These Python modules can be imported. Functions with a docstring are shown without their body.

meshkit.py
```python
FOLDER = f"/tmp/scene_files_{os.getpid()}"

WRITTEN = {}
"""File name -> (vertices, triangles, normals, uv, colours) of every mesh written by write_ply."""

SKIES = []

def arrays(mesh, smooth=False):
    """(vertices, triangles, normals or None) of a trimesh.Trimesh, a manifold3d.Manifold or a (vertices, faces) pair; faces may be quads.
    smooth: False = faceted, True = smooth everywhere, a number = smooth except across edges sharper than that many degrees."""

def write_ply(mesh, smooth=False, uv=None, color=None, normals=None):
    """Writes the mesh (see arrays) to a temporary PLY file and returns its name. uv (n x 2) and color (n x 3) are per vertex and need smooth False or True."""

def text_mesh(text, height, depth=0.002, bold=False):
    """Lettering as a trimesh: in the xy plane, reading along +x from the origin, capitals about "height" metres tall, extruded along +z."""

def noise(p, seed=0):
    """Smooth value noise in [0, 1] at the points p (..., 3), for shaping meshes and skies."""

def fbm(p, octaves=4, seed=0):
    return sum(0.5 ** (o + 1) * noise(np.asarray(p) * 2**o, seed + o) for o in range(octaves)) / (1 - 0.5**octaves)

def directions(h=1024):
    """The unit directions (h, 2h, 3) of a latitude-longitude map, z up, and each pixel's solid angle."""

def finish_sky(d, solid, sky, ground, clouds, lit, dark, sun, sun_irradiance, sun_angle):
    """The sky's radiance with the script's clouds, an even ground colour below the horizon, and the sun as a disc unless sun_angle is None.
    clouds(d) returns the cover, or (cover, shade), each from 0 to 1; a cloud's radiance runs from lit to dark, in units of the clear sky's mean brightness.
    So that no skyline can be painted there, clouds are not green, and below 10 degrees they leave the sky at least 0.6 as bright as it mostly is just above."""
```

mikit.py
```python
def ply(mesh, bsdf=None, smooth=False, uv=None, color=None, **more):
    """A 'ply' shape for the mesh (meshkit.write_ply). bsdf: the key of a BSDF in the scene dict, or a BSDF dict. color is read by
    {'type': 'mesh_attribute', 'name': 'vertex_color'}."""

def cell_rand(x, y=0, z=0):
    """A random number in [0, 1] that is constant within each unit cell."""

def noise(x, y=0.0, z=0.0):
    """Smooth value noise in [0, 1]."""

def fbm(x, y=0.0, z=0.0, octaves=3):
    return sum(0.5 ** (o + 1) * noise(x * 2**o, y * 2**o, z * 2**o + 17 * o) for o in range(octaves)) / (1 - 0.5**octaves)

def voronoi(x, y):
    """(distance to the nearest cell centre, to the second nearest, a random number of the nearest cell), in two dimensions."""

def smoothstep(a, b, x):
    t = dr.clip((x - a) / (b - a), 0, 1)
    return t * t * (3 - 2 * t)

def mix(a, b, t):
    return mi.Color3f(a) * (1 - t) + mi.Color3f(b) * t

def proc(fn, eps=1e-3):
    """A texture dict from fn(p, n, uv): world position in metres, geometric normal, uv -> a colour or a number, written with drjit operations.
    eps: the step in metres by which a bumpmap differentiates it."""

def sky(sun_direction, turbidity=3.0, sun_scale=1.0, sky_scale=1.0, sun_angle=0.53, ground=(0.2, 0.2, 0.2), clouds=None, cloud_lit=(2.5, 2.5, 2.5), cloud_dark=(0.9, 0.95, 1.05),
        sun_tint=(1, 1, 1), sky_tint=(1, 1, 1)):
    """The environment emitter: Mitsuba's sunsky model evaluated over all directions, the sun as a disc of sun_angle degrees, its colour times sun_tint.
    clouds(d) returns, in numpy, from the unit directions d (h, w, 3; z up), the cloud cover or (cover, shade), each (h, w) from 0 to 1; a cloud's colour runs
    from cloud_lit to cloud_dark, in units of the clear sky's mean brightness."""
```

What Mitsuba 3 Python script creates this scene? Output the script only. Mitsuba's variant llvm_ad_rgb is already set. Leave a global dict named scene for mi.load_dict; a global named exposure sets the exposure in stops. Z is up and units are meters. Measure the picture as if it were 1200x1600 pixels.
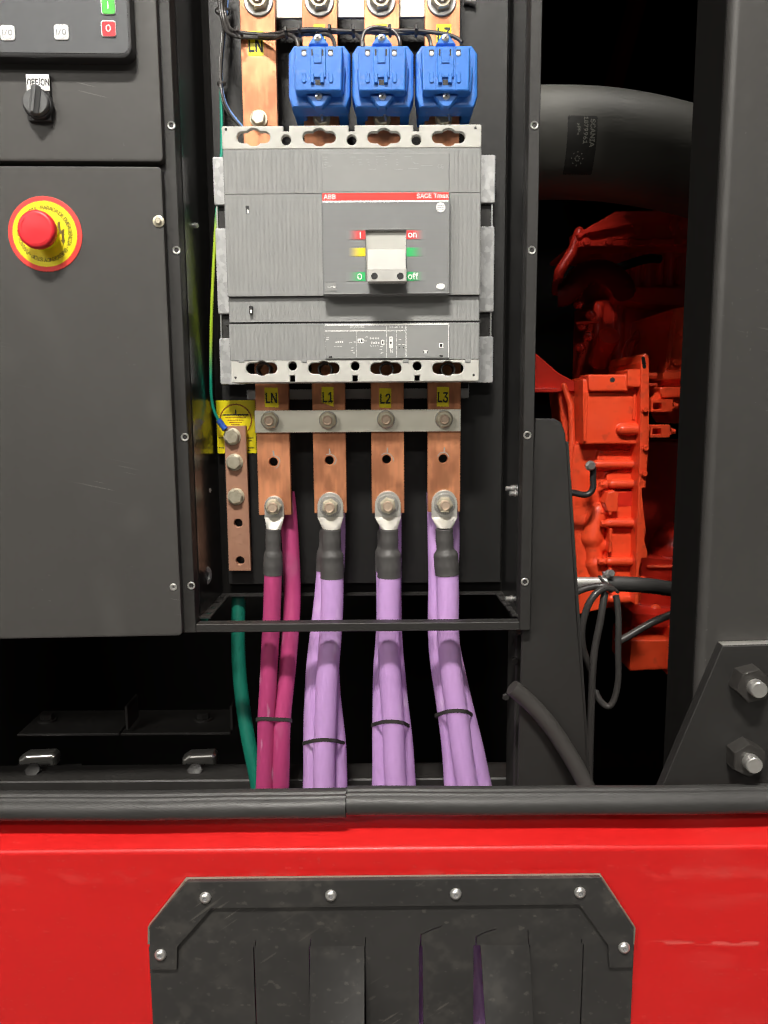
import math, random
import numpy as np, trimesh, shapely, mapbox_earcut
import shapely.geometry as sg
import manifold3d as m3
import drjit as dr, mitsuba as mi
import mikit, meshkit
from mikit import noise, fbm, voronoi, smoothstep, mix, cell_rand
from shapely.ops import unary_union
T = mi.ScalarTransform4f
scene, labels = {}, {}
random.seed(4); rng = np.random.RandomState(4)

# ---------------------------------------------------------------- camera, lamps, exposure
PITCH, ROLL, F = math.radians(7.91), math.radians(0.419), 1202.0
FW = np.array([0, math.cos(PITCH), -math.sin(PITCH)])
_R0 = np.array([1.0, 0, 0]); _D0 = np.cross(FW, _R0)
RT = math.cos(ROLL) * _R0 + math.sin(ROLL) * _D0
DN = -math.sin(ROLL) * _R0 + math.cos(ROLL) * _D0
scene['camera'] = {'type': 'perspective', 'fov': math.degrees(2 * math.atan(600 / F)), 'fov_axis': 'x', 'near_clip': 0.05, 'far_clip': 60.0,
                   'to_world': T().look_at(origin=[0, 0, 0], target=FW.tolist(), up=(-DN).tolist())}
exposure = 0.05
scene['hall_light'] = {'type': 'constant', 'radiance': {'type': 'rgb', 'value': [0.075, 0.073, 0.070]}}
LAMPS = [  # centre, half length, half width, radiance, aim
    ((-0.30, -1.05, 2.45), 0.30, 0.095, 400.0, (0.0, 0.87, 0.0)),
    ((1.9, -2.6, 2.50), 0.75, 0.10, 14.0, (0.1, 0.87, 0.0)),
    ((-3.0, -2.6, 2.20), 0.75, 0.12, 62.0, (0.0, 0.87, 0.0)),
    ((-0.4, -4.6, 2.45), 0.75, 0.12, 34.0, (0.0, 0.87, 0.0)),
    ((0.9, 0.82, 2.60), 0.45, 0.06, 105.0, (0.6, 1.12, 0.0)),
]
WARM = (1.0, 0.955, 0.88)

# ---------------------------------------------------------------- helpers
def ray(px, py):
    return FW * F + RT * (px - 600) + DN * (py - 800)
def W(px, py, d):                       # the point on the upright plane y = d that the photograph shows there
    v = ray(px, py); return v * (d / v[1])
def X(px, py, d):
    v = W(px, py, d); return (v[0], v[2])
def PL(n, py, d):                       # length in metres of n photograph pixels at depth d
    return abs(W(600 + n, py, d)[0] - W(600, py, d)[0])
def PG(pts, d, r=0.0):                  # polygon in (x, z) from pixels, corners rounded by r metres
    p = sg.Polygon([X(a, b, d) for a, b in pts])
    return rnd(p, r)
def rnd(p, r):
    if r > 0:
        p = p.buffer(-r, join_style=2).buffer(2 * r, quad_segs=5).buffer(-r, quad_segs=5)
    return p.simplify(1e-5)
def rect(x0, z0, x1, z1, r=0.0):
    return rnd(sg.box(min(x0, x1), min(z0, z1), max(x0, x1), max(z0, z1)), r)
def prect(x0, y0, x1, y1, d, r=0.0):    # upright rectangle from two pixel corners
    a, b = X(x0, y0, d), X(x1, y1, d)
    return rect(a[0], a[1], b[0], b[1], r)
def circ(x, z, r, n=24):
    return sg.Polygon([(x + r * math.cos(t), z + r * math.sin(t)) for t in np.arange(n) * 2 * math.pi / n])
def hexa(x, z, af, a=0.0):
    return sg.Polygon([(x + af / math.sqrt(3) * math.cos(a + t), z + af / math.sqrt(3) * math.sin(a + t)) for t in np.arange(6) * math.pi / 3])
def _ring(c):
    return np.array(c.coords)[:-1]
def _inset(p, b):
    d0 = p - np.roll(p, 1, 0); d1 = np.roll(p, -1, 0) - p
    d0 /= np.maximum(np.linalg.norm(d0, axis=1, keepdims=True), 1e-12); d1 /= np.maximum(np.linalg.norm(d1, axis=1, keepdims=True), 1e-12)
    n0 = np.stack([-d0[:, 1], d0[:, 0]], 1); n1 = np.stack([-d1[:, 1], d1[:, 0]], 1)
    m = n0 + n1; l = (m * m).sum(1, keepdims=True)
    return p + b * 2 * m / np.maximum(l, 0.6)
def prism(poly, y0, y1, bevel=0.0, steps=1):    # (x, z) polygon drawn out from y0 (towards the camera) to y1, front edge bevelled or rounded
    out = []
    for g in getattr(poly, 'geoms', [poly]):
        g = shapely.geometry.polygon.orient(g, 1.0)
        rings = [_ring(g.exterior)] + [_ring(h) for h in g.interiors]
        prof = [(0.0, y1), (0.0, y0 + bevel)]
        if bevel > 0:
            for k in range(1, steps + 1):
                a = math.pi / 2 * k / steps
                prof.append((bevel * (1 - math.cos(a)), y0 + bevel * (1 - math.sin(a))))
        V, Fc, base = [], [], []
        n = 0
        for r in rings:
            b = []
            for (ins, y) in prof:
                q = _inset(r, ins) if ins > 0 else r
                V.append(np.stack([q[:, 0], np.full(len(q), y), q[:, 1]], 1)); b.append(n); n += len(q)
            base.append(b)
            i = np.arange(len(r)); j = (i + 1) % len(r)
            for k in range(len(prof) - 1):
                A, B = b[k], b[k + 1]
                Fc += [np.stack([A + i, A + j, B + j], 1), np.stack([A + i, B + j, B + i], 1)]
        V = np.vstack(V)
        for lev, flip in ((len(prof) - 1, False), (0, True)):
            idx = np.concatenate([np.arange(b[lev], b[lev] + len(r)) for b, r in zip(base, rings)])
            pts = V[idx][:, [0, 2]]
            t = mapbox_earcut.triangulate_float64(pts, np.cumsum([len(r) for r in rings]).astype(np.uint32)).reshape(-1, 3)
            a, b2, c = pts[t[:, 0]], pts[t[:, 1]], pts[t[:, 2]]
            ar = (b2[:, 0] - a[:, 0]) * (c[:, 1] - a[:, 1]) - (b2[:, 1] - a[:, 1]) * (c[:, 0] - a[:, 0])
            t = np.where((ar < 0)[:, None], t[:, ::-1], t)
            t = idx[t]
            Fc.append(t[:, ::-1] if flip else t)
        out.append(trimesh.Trimesh(V, np.vstack(Fc), process=False))
    return trimesh.util.concatenate(out) if len(out) > 1 else out[0]
def box(x0, x1, y0, y1, z0, z1, b=0.0):
    x0, x1, z0, z1 = min(x0, x1), max(x0, x1), min(z0, z1), max(z0, z1)
    if b <= 0:
        m = trimesh.creation.box((x1 - x0, y1 - y0, z1 - z0)); m.apply_translation(((x0 + x1) / 2, (y0 + y1) / 2, (z0 + z1) / 2)); return m
    p = []
    for X0, s in ((x0, 1), (x1, -1)):
        for Y0, t in ((y0, 1), (y1, -1)):
            for Z0, u in ((z0, 1), (z1, -1)):
                p += [(X0 + s * b, Y0 + t * b, Z0), (X0 + s * b, Y0, Z0 + u * b), (X0, Y0 + t * b, Z0 + u * b)]
    return trimesh.convex.convex_hull(np.array(p))
def pbox(x0, y0, x1, y1, d0, d1, b=0.0):
    a, c = X(x0, y0, d0), X(x1, y1, d0)
    return box(a[0], c[0], d0, d1, c[1], a[1], b)
def cat(*ms):
    return trimesh.util.concatenate([m for m in ms if m is not None])
def lathe(prof, c, axis=(0, -1, 0), n=28):       # profile of (radius, height along axis), from c
    prof = np.array(prof, float); a = np.array(axis, float); a /= np.linalg.norm(a)
    u = np.cross(a, [0, 0, 1] if abs(a[2]) < .9 else [1, 0, 0]); u /= np.linalg.norm(u); v = np.cross(a, u)
    t = np.arange(n) * 2 * math.pi / n
    ring = np.cos(t)[:, None] * u + np.sin(t)[:, None] * v
    V = np.vstack([np.array(c) + h * a + r * ring for r, h in prof]); Fc = []
    i = np.arange(n); j = (i + 1) % n
    for k in range(len(prof) - 1):
        A, B = k * n, (k + 1) * n
        Fc += [np.stack([A + i, A + j, B + j], 1), np.stack([A + i, B + j, B + i], 1)]
    m = trimesh.Trimesh(V, np.vstack(Fc), process=False)
    m.update_faces(m.area_faces > 1e-14); return m
def spline(pts, n):
    from scipy.interpolate import PchipInterpolator, CubicSpline
    p = np.array(pts, float); s = np.r_[0, np.cumsum(np.linalg.norm(np.diff(p, axis=0), axis=1))]
    return CubicSpline(s, p)(np.linspace(0, s[-1], n)) if len(p) > 2 else p[0] + (p[1] - p[0]) * np.linspace(0, 1, n)[:, None]
def tube(p, r, sides=20, caps=True, round_end=0.0):
    p = np.asarray(p, float); n = len(p); r = np.broadcast_to(np.asarray(r, float), (n,))
    t = np.gradient(p, axis=0); t /= np.linalg.norm(t, axis=1, keepdims=True)
    u = np.cross(t[0], [0, 1, 0] if abs(t[0][1]) < .9 else [1, 0, 0]); u /= np.linalg.norm(u)
    V = []; a = np.arange(sides) * 2 * math.pi / sides
    for k in range(n):
        u = u - t[k] * (u @ t[k]); u /= np.linalg.norm(u); v = np.cross(t[k], u)
        V.append(p[k] + r[k] * (np.cos(a)[:, None] * u + np.sin(a)[:, None] * v))
    Fc = []; i = np.arange(sides); j = (i + 1) % sides
    for k in range(n - 1):
        A, B = k * sides, (k + 1) * sides
        Fc += [np.stack([A + i, A + j, B + j], 1), np.stack([A + i, B + j, B + i], 1)]
    if caps:
        V += [p[:1], p[-1:]]; q = n * sides
        Fc += [np.stack([j, i, i * 0 + q], 1), np.stack([(n - 1) * sides + i, (n - 1) * sides + j, i * 0 + q + 1], 1)]
    return trimesh.Trimesh(np.vstack(V), np.vstack(Fc), process=False)
def ptube(pts, r, n=40, sides=20, **k):           # pts: (px, py, depth)
    return tube(spline([W(*q) for q in pts], n), r, sides, **k)
def text(s, x, z, y, h, align='c', bold=False, rot=0.0, depth=0.0003):
    m = meshkit.text_mesh(s, h, depth, bold); w = m.bounds[1][0] + m.bounds[0][0]
    m.apply_translation((-w / 2 if align == 'c' else (-m.bounds[1][0] if align == 'r' else -m.bounds[0][0]), -h / 2, 0))
    m.apply_transform(trimesh.transformations.rotation_matrix(math.pi / 2, (1, 0, 0)))
    if rot: m.apply_transform(trimesh.transformations.rotation_matrix(rot, (0, -1, 0)))
    m.apply_translation((x, y, z)); return m
def ptext(s, px, py, d, hpx, **k):
    x, z = X(px, py, d); return text(s, x, z, d, PL(hpx, py, d), **k)
def glyphs(sym, x, z, y, h, depth=.0003):
    out = []; w = {'I': .22, '/': .5, 'O': .78}; tot = sum(w[c] for c in sym) * h + .16 * h * (len(sym) - 1); q = x - tot / 2
    for c in sym:
        e = w[c] * h
        if c == 'I': g = sg.box(q + e * .15, z - h / 2, q + e * .85, z + h / 2)
        elif c == '/': g = sg.LineString([(q + .02 * h, z - h * .5), (q + e - .02 * h, z + h * .5)]).buffer(.065 * h)
        else:
            o = shapely.affinity.translate(shapely.affinity.scale(circ(0, 0, 1, 28), e / 2, h / 2), q + e / 2, z); g = o.difference(shapely.affinity.scale(o, .62, .70))
        out.append(prism(g, y - depth, y)); q += e + .16 * h
    return cat(*out)
def cast(parts, edge=0.004, it=6):                # union of solids, remeshed and smoothed so that edges run out in fillets like a casting
    M = None
    for p in parts:
        p = p.copy(); p.merge_vertices(); 
        q = m3.Manifold(m3.Mesh(np.asarray(p.vertices, np.float32), np.asarray(p.faces, np.uint32)))
        if q.is_empty(): q = m3.Manifold.hull_points(np.asarray(p.vertices, np.float32))
        M = q if M is None else M + q
    M = M.refine_to_length(edge); g = M.to_mesh()
    t = trimesh.Trimesh(g.vert_properties[:, :3], g.tri_verts); t.merge_vertices()
    trimesh.smoothing.filter_taubin(t, lamb=0.5, nu=-0.45, iterations=it); return t
def capsule(a, b, r):
    ms = []
    for c in (a, b):
        s = trimesh.creation.icosphere(2, r); s.apply_translation(c); ms.append(s)
    return trimesh.convex.convex_hull(np.vstack([m.vertices for m in ms]))

_seen = {}
def num(k):
    _seen[k] = _seen.get(k, -1) + 1
    return k if _seen[k] == 0 else f'{k}_{_seen[k]:03d}'
def thing(name, label, cat_, group=None, kind=None):
    k = num(name); labels[k] = {'label': label, 'category': cat_}
    if group: labels[k]['group'] = group
    if kind: labels[k]['kind'] = kind
    return k
def obj(name, mesh, mat, parent=None, smooth=32, M=None, label=None, kind=None):
    k = num(f'{parent}__{name}' if parent else name)
    if M is not None: mesh = mesh.copy(); mesh.apply_transform(M)
    scene[k] = mikit.ply(mesh, mat, smooth=smooth)
    if label or kind:
        labels.setdefault(k, {})
        if label: labels[k]['label'] = label
        if kind: labels[k]['kind'] = kind
    return k
def one(name, mesh, mat, label, cat_, group=None, kind=None, smooth=32, M=None):
    k = thing(name, label, cat_, group, kind)
    if M is not None: mesh = mesh.copy(); mesh.apply_transform(M)
    scene[k] = mikit.ply(mesh, mat, smooth=smooth); return k
def struct(name, mesh, mat, smooth=False):
    k = num(name); scene[k] = mikit.ply(mesh, mat, smooth=smooth); labels[k] = {'kind': 'structure'}; return k

# ---------------------------------------------------------------- materials
def mat(key, color, rough=0.5, metallic=0.0, bump=None, bscale=1.0, eps=4e-4, **k):
    def tex(v):
        if callable(v): return mikit.proc(v, eps)
        return {'type': 'rgb', 'value': list(v)} if isinstance(v, (tuple, list)) else v
    b = {'type': 'principled', 'base_color': tex(color), 'roughness': tex(rough), 'metallic': tex(metallic), **k}
    if bump is not None:
        b = {'type': 'bumpmap', 'arbitrary': mikit.proc(bump, eps), 'scale': bscale, 'bsdf': b}
    scene[key] = {'type': 'twosided', 'bsdf': b}
def grain(p, n, uv): return fbm(p.x * 900, p.y * 900, p.z * 900, 2)
def smudge(p, n, uv): return 0.40 + 0.22 * fbm(p.x * 22 + 3, p.y * 22, p.z * 14, 3)
mat('black_paint', lambda p, n, uv: mix((.017, .0162, .0153), (.023, .0219, .0207), fbm(p.x * 9, p.y * 9, p.z * 6, 3)), smudge, bump=grain, bscale=5e-5)
def door_c(p, n, uv):
    m = mix((.040, .0382, .0358), (.052, .0497, .0468), fbm(p.x * 7, p.y * 7, p.z * 5, 3))
    sc = smoothstep(.80, .86, noise(p.x * 26 + p.z * 9, p.z * 520 + p.x * 120, 3.3)) * smoothstep(.66, .80, noise(p.x * 13, p.z * 13, 7.7))
    sp = smoothstep(.83, .90, fbm(p.x * 240, p.z * 240, p.y * 240, 2)) * smoothstep(.5, .8, noise(p.x * 15, p.z * 15, 2.2))
    hz = smoothstep(.55, .85, fbm(p.x * 16, p.z * 12, 5.5, 3))
    return mix(m, (.17, .165, .155), dr.clip(.30 * sc + .30 * sp + .12 * hz, 0, 1))
mat('door_paint', door_c,
    lambda p, n, uv: 0.46 + 0.2 * fbm(p.x * 16, p.y * 16, p.z * 9, 3), bump=grain, bscale=6e-5)
mat('gloss_black', (.012, .012, .012), lambda p, n, uv: 0.16 + 0.10 * fbm(p.x * 20, p.y * 20, p.z * 12, 2))
mat('plate_black', (.009, .0088, .0085), 0.45, bump=grain, bscale=5e-5)
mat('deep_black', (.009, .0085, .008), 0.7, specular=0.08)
mat('black_plastic', (.026, .026, .027), 0.38)
mat('grey_plastic', (.095, .097, .098), 0.42)
mat('silver_edge', (.55, .55, .54), 0.32, 0.8)
mat('panel_face', (.070, .074, .080), 0.5)
mat('breaker_grey', lambda p, n, uv: mix((.238, .243, .239), (.262, .264, .256), fbm(p.x * 30, p.y * 30, p.z * 40, 3)), lambda p, n, uv: .42 + .2 * fbm(p.x * 18, p.y * 18, p.z * 18, 3))
mat('breaker_grid', (.205, .210, .210), 0.5, bump=lambda p, n, uv: dr.maximum(dr.abs(2 * (p.x * 300 - dr.floor(p.x * 300)) - 1), dr.abs(2 * (p.z * 300 - dr.floor(p.z * 300)) - 1)), bscale=7e-4, eps=2e-4)
mat('light_plastic', (.485, .48, .44), 0.42)
mat('handle_plastic', (.47, .465, .435), 0.36)
mat('white_print', (.78, .78, .76), 0.6)
mat('faint_print', (.30, .31, .305), 0.6)
mat('ink', (.02, .02, .02), 0.6)
mat('grey_ink', (.20, .20, .205), 0.6)
mat('brown_ink', (.13, .085, .006), 0.6)
mat('red_print', (.76, .045, .035), 0.45)
mat('red_button', (.70, .022, .032), 0.40)
mat('red_ring', (.80, .055, .045), 0.45)
mat('green_button', (.07, .50, .055), 0.4)
mat('white_button', lambda p, n, uv: mix((.70, .70, .69), (.78, .78, .77), noise(p.x * 300, p.y * 300, p.z * 300)), 0.35)
mat('yellow_sticker', (.84, .72, .012), 0.34)
mat('yellow_disc', (.86, .74, .006), 0.5)
def fade(col, cx):
    return lambda p, n, uv: mix(col, (.215, .22, .22), smoothstep(.0255, .0415, dr.abs(p.x - cx)))
_cx = W(603, 400, .862)[0]
mat('fade_red', fade((.72, .05, .05), _cx), 0.5)
mat('fade_green', fade((.03, .42, .12), _cx), 0.5)
mat('fade_yellow', fade((.80, .62, .01), _cx), 0.5)
def copper_c(p, n, uv):
    a = fbm(p.x * 60, p.y * 60, p.z * 26, 4); s = noise(p.x * 500, p.y * 500, p.z * 40)
    b = smoothstep(.52, .72, fbm(p.x * 34 + 7, p.y * 34, p.z * 22 + 3, 3))
    return mix(mix((.72, .30, .150), (.42, .165, .082), smoothstep(.3, .7, a)) * (0.9 + 0.16 * s), (.40, .17, .085), b * .75)
def copper_r(p, n, uv): return 0.36 + 0.22 * fbm(p.x * 50, p.y * 50, p.z * 30, 3)
def brushed(p, n, uv): return fbm(p.x * 1500, p.y * 1500, p.z * 60, 2)
mat('copper', copper_c, copper_r, 0.62, bump=brushed, bscale=5e-5)
mat('copper_dull', lambda p, n, uv: mix((.42, .215, .14), (.50, .27, .18), fbm(p.x * 60, p.y * 60, p.z * 25, 3)), 0.5, 0.45, bump=brushed, bscale=5e-5)
mat('tinned_bar', lambda p, n, uv: mix((.70, .675, .56), (.80, .775, .66), fbm(p.x * 25, p.y * 40, p.z * 80, 3)), 0.42, 0.22, bump=lambda p, n, uv: fbm(p.x * 60, p.y * 1500, p.z * 1500, 2), bscale=4e-5)
mat('tinned_lug', lambda p, n, uv: mix((.70, .68, .62), (.84, .82, .76), fbm(p.x * 120, p.y * 120, p.z * 120, 3)), lambda p, n, uv: 0.28 + 0.16 * fbm(p.x * 90, p.y * 90, p.z * 90, 2), 0.75)
mat('zinc', lambda p, n, uv: mix((.58, .52, .37), (.76, .71, .56), fbm(p.x * 200, p.y * 200, p.z * 200, 2)), 0.30, 0.6)
mat('washer_steel', (.50, .49, .46), 0.34, 0.7)
mat('steel', (.74, .73, .70), 0.26, 0.85)
mat('bolt_end', (.62, .48, .36), 0.36, 0.55)
mat('chrome', (.78, .77, .72), 0.24, 0.9)
def galv_c(p, n, uv):
    d = voronoi(p.x * 190 + 0.6 * fbm(p.x * 300, p.y, p.z * 300), p.z * 150)
    return mix((.34, .345, .345), (.60, .605, .60), 0.25 + 0.75 * d[2] * (1 - .3 * d[0]))
mat('galvanised', galv_c, 0.40, 0.35)
mat('blue_plastic', lambda p, n, uv: mix(mix((.032, .168, .58), (.040, .19, .62), fbm(p.x * 40, p.y * 40, p.z * 40, 3)), (.20, .28, .46), .25 * smoothstep(.6, .85, fbm(p.x * 160, p.y * 160, p.z * 160, 3))), 0.36)
mat('blue_dark', (.022, .14, .50), 0.34)
def lil(a, b):
    def f(p, n, uv):
        m = mix(a, b, fbm(p.x * 25, p.y * 25, p.z * 9, 3))
        sc = smoothstep(.62, .80, fbm(p.x * 110, p.y * 110, p.z * 24 + 5, 3)) * smoothstep(.45, .75, noise(p.x * 18, p.y * 18, p.z * 11 + 2))
        gr = smoothstep(.60, .85, fbm(p.x * 50 + 9, p.y * 50, p.z * 30, 3))
        return mix(mix(m, (.72, .62, .74), .45 * sc), (.25, .18, .22), .22 * gr)
    return f
mat('lilac_sheath', lil((.50, .295, .62), (.56, .335, .655)), lambda p, n, uv: 0.24 + 0.16 * fbm(p.x * 60, p.y * 60, p.z * 20, 2), bump=lambda p, n, uv: fbm(p.x * 120, p.y * 120, p.z * 30, 3), bscale=1.2e-4)
mat('magenta_sheath', lil((.37, .044, .145), (.42, .053, .17)), lambda p, n, uv: 0.28 + 0.15 * fbm(p.x * 60, p.y * 60, p.z * 20, 2), bump=lambda p, n, uv: fbm(p.x * 120, p.y * 120, p.z * 30, 3), bscale=1.2e-4)
mat('green_sheath', (.004, .125, .085), 0.42)
mat('heat_shrink', lambda p, n, uv: mix((.050, .048, .047), (.075, .072, .070), fbm(p.x * 90, p.y * 90, p.z * 60, 3)), 0.5, bump=lambda p, n, uv: fbm(p.x * 260, p.y * 260, p.z * 140, 3), bscale=2.5e-4)
mat('wire_black', (.045, .042, .040), 0.34)
mat('wire_blue', (.16, .30, .62), 0.3)
mat('wire_white', (.62, .62, .60), 0.4)
mat('wire_earth', lambda p, n, uv: mix((.012, .30, .20), (.42, .56, .04), smoothstep(.03, .09, p.z) * (1 - smoothstep(.20, .24, p.z))), 0.32)
mat('ferrule_blue', (.03, .09, .38), 0.35)
def orange_peel(p, n, uv): return fbm(p.x * 260, p.y * 260, p.z * 260, 2)
_zs = W(1100, 1476, .74)[2]; _xs = W(1000, 1476, .74)[0]; _ze = W(600, 1368, .74)[2]
def red_c(p, n, uv):
    m = mix((.50, .0080, .0090), (.60, .0125, .0115), fbm(p.x * 5, p.y * 5, p.z * 8, 3))
    rub = smoothstep(.0042, .0, dr.abs(p.z - _zs - .004 * noise(p.x * 30))) * smoothstep(.0, .03, p.x - _xs) * smoothstep(.35, .7, noise(p.x * 60, p.z * 300))
    wide = smoothstep(.45, .75, fbm(p.x * 9, p.z * 60, 2.0, 3)) * smoothstep(.02, .10, p.x - _xs)
    dust = smoothstep(.72, .86, fbm(p.x * 200, p.y * 200, p.z * 200, 3)) + smoothstep(.012, .0, dr.abs(p.z - _ze)) * smoothstep(.45, .75, fbm(p.x * 60, p.z * 90, 1.0, 3))
    return mix(m, (.74, .20, .17), dr.clip(.34 * rub + .07 * wide + .09 * dust, 0, 1))
mat('red_paint', red_c, lambda p, n, uv: .30 + .16 * fbm(p.x * 7, p.y * 7, p.z * 18, 3), bump=lambda p, n, uv: fbm(p.x * 260, p.y * 260, p.z * 260, 2) + 3 * noise(p.x * 10, p.y * 10, p.z * 16), bscale=1.1e-4, specular=0.4)
mat('edge_rubber', (.16, .145, .115), 0.6)
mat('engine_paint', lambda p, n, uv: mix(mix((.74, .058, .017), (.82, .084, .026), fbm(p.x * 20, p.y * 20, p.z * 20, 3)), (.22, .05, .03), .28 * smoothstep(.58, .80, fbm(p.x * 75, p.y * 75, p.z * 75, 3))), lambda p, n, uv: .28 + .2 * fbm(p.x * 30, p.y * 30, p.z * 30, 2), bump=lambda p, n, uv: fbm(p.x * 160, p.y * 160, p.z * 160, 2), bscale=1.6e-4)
mat('engine_shade_paint', lambda p, n, uv: mix((.62, .026, .012), (.46, .020, .011), fbm(p.x * 26, p.y * 26, p.z * 26, 3)), 0.32, bump=lambda p, n, uv: fbm(p.x * 140, p.y * 140, p.z * 140, 2), bscale=2e-4)  # darker copy of engine_paint, with shade put into the colour
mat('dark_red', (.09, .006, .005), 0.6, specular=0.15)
mat('seal_rubber', lambda p, n, uv: mix((.023, .0224, .0218), (.035, .034, .033), fbm(p.x * 12, p.y * 60, p.z * 60, 3)), lambda p, n, uv: .40 + .2 * fbm(p.x * 10, p.y * 40, p.z * 40, 3), bump=lambda p, n, uv: fbm(p.x * 18, p.y * 60, p.z * 60, 3), bscale=1.2e-3)
def dusty(p, n, uv):
    d = smoothstep(.42, .74, fbm(p.x * 70, p.y * 70, p.z * 60 + 4, 4)) * smoothstep(.30, .72, fbm(p.x * 14, p.y * 14, p.z * 12 + 9, 2))
    f = smoothstep(.66, .80, fbm(p.x * 130, p.y * 130, p.z * 150, 3))
    s = smoothstep(.70, .78, noise(p.x * 30 + p.z * 25, p.z * 420 - p.x * 300, 1.5)) * smoothstep(.6, .8, noise(p.x * 11 + 3, p.y, p.z * 11))
    return mix(mix((.020, .0195, .019), (.034, .0325, .031), fbm(p.x * 14, p.y * 14, p.z * 14, 3)), (.15, .138, .118), dr.clip(.13 * d + .22 * f + .45 * s, 0, 1))
mat('dusty_rubber', dusty, lambda p, n, uv: .36 + .25 * fbm(p.x * 20, p.y * 20, p.z * 20, 3), bump=lambda p, n, uv: fbm(p.x * 40, p.y * 40, p.z * 40, 3), bscale=4e-4)
mat('pad_plastic', (.016, .0155, .014), 0.42)
mat('pad_letter', (.16, .158, .14), 0.5)
mat('nut_paint', (.030, .028, .026), 0.26, bump=lambda p, n, uv: fbm(p.x * 170, p.y * 170, p.z * 170, 3), bscale=1.6e-3)
mat('pipe_plastic', (.052, .051, .044), 0.55, bump=lambda p, n, uv: fbm(p.x * 330, p.y * 330, p.z * 330, 3), bscale=4e-4)
mat('concrete', lambda p, n, uv: mix((.14, .135, .125), (.19, .185, .175), fbm(p.x * 3, p.y * 3, 0, 4)), 0.6)
mat('lamp_body', (.7, .7, .7), 0.5)

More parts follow.
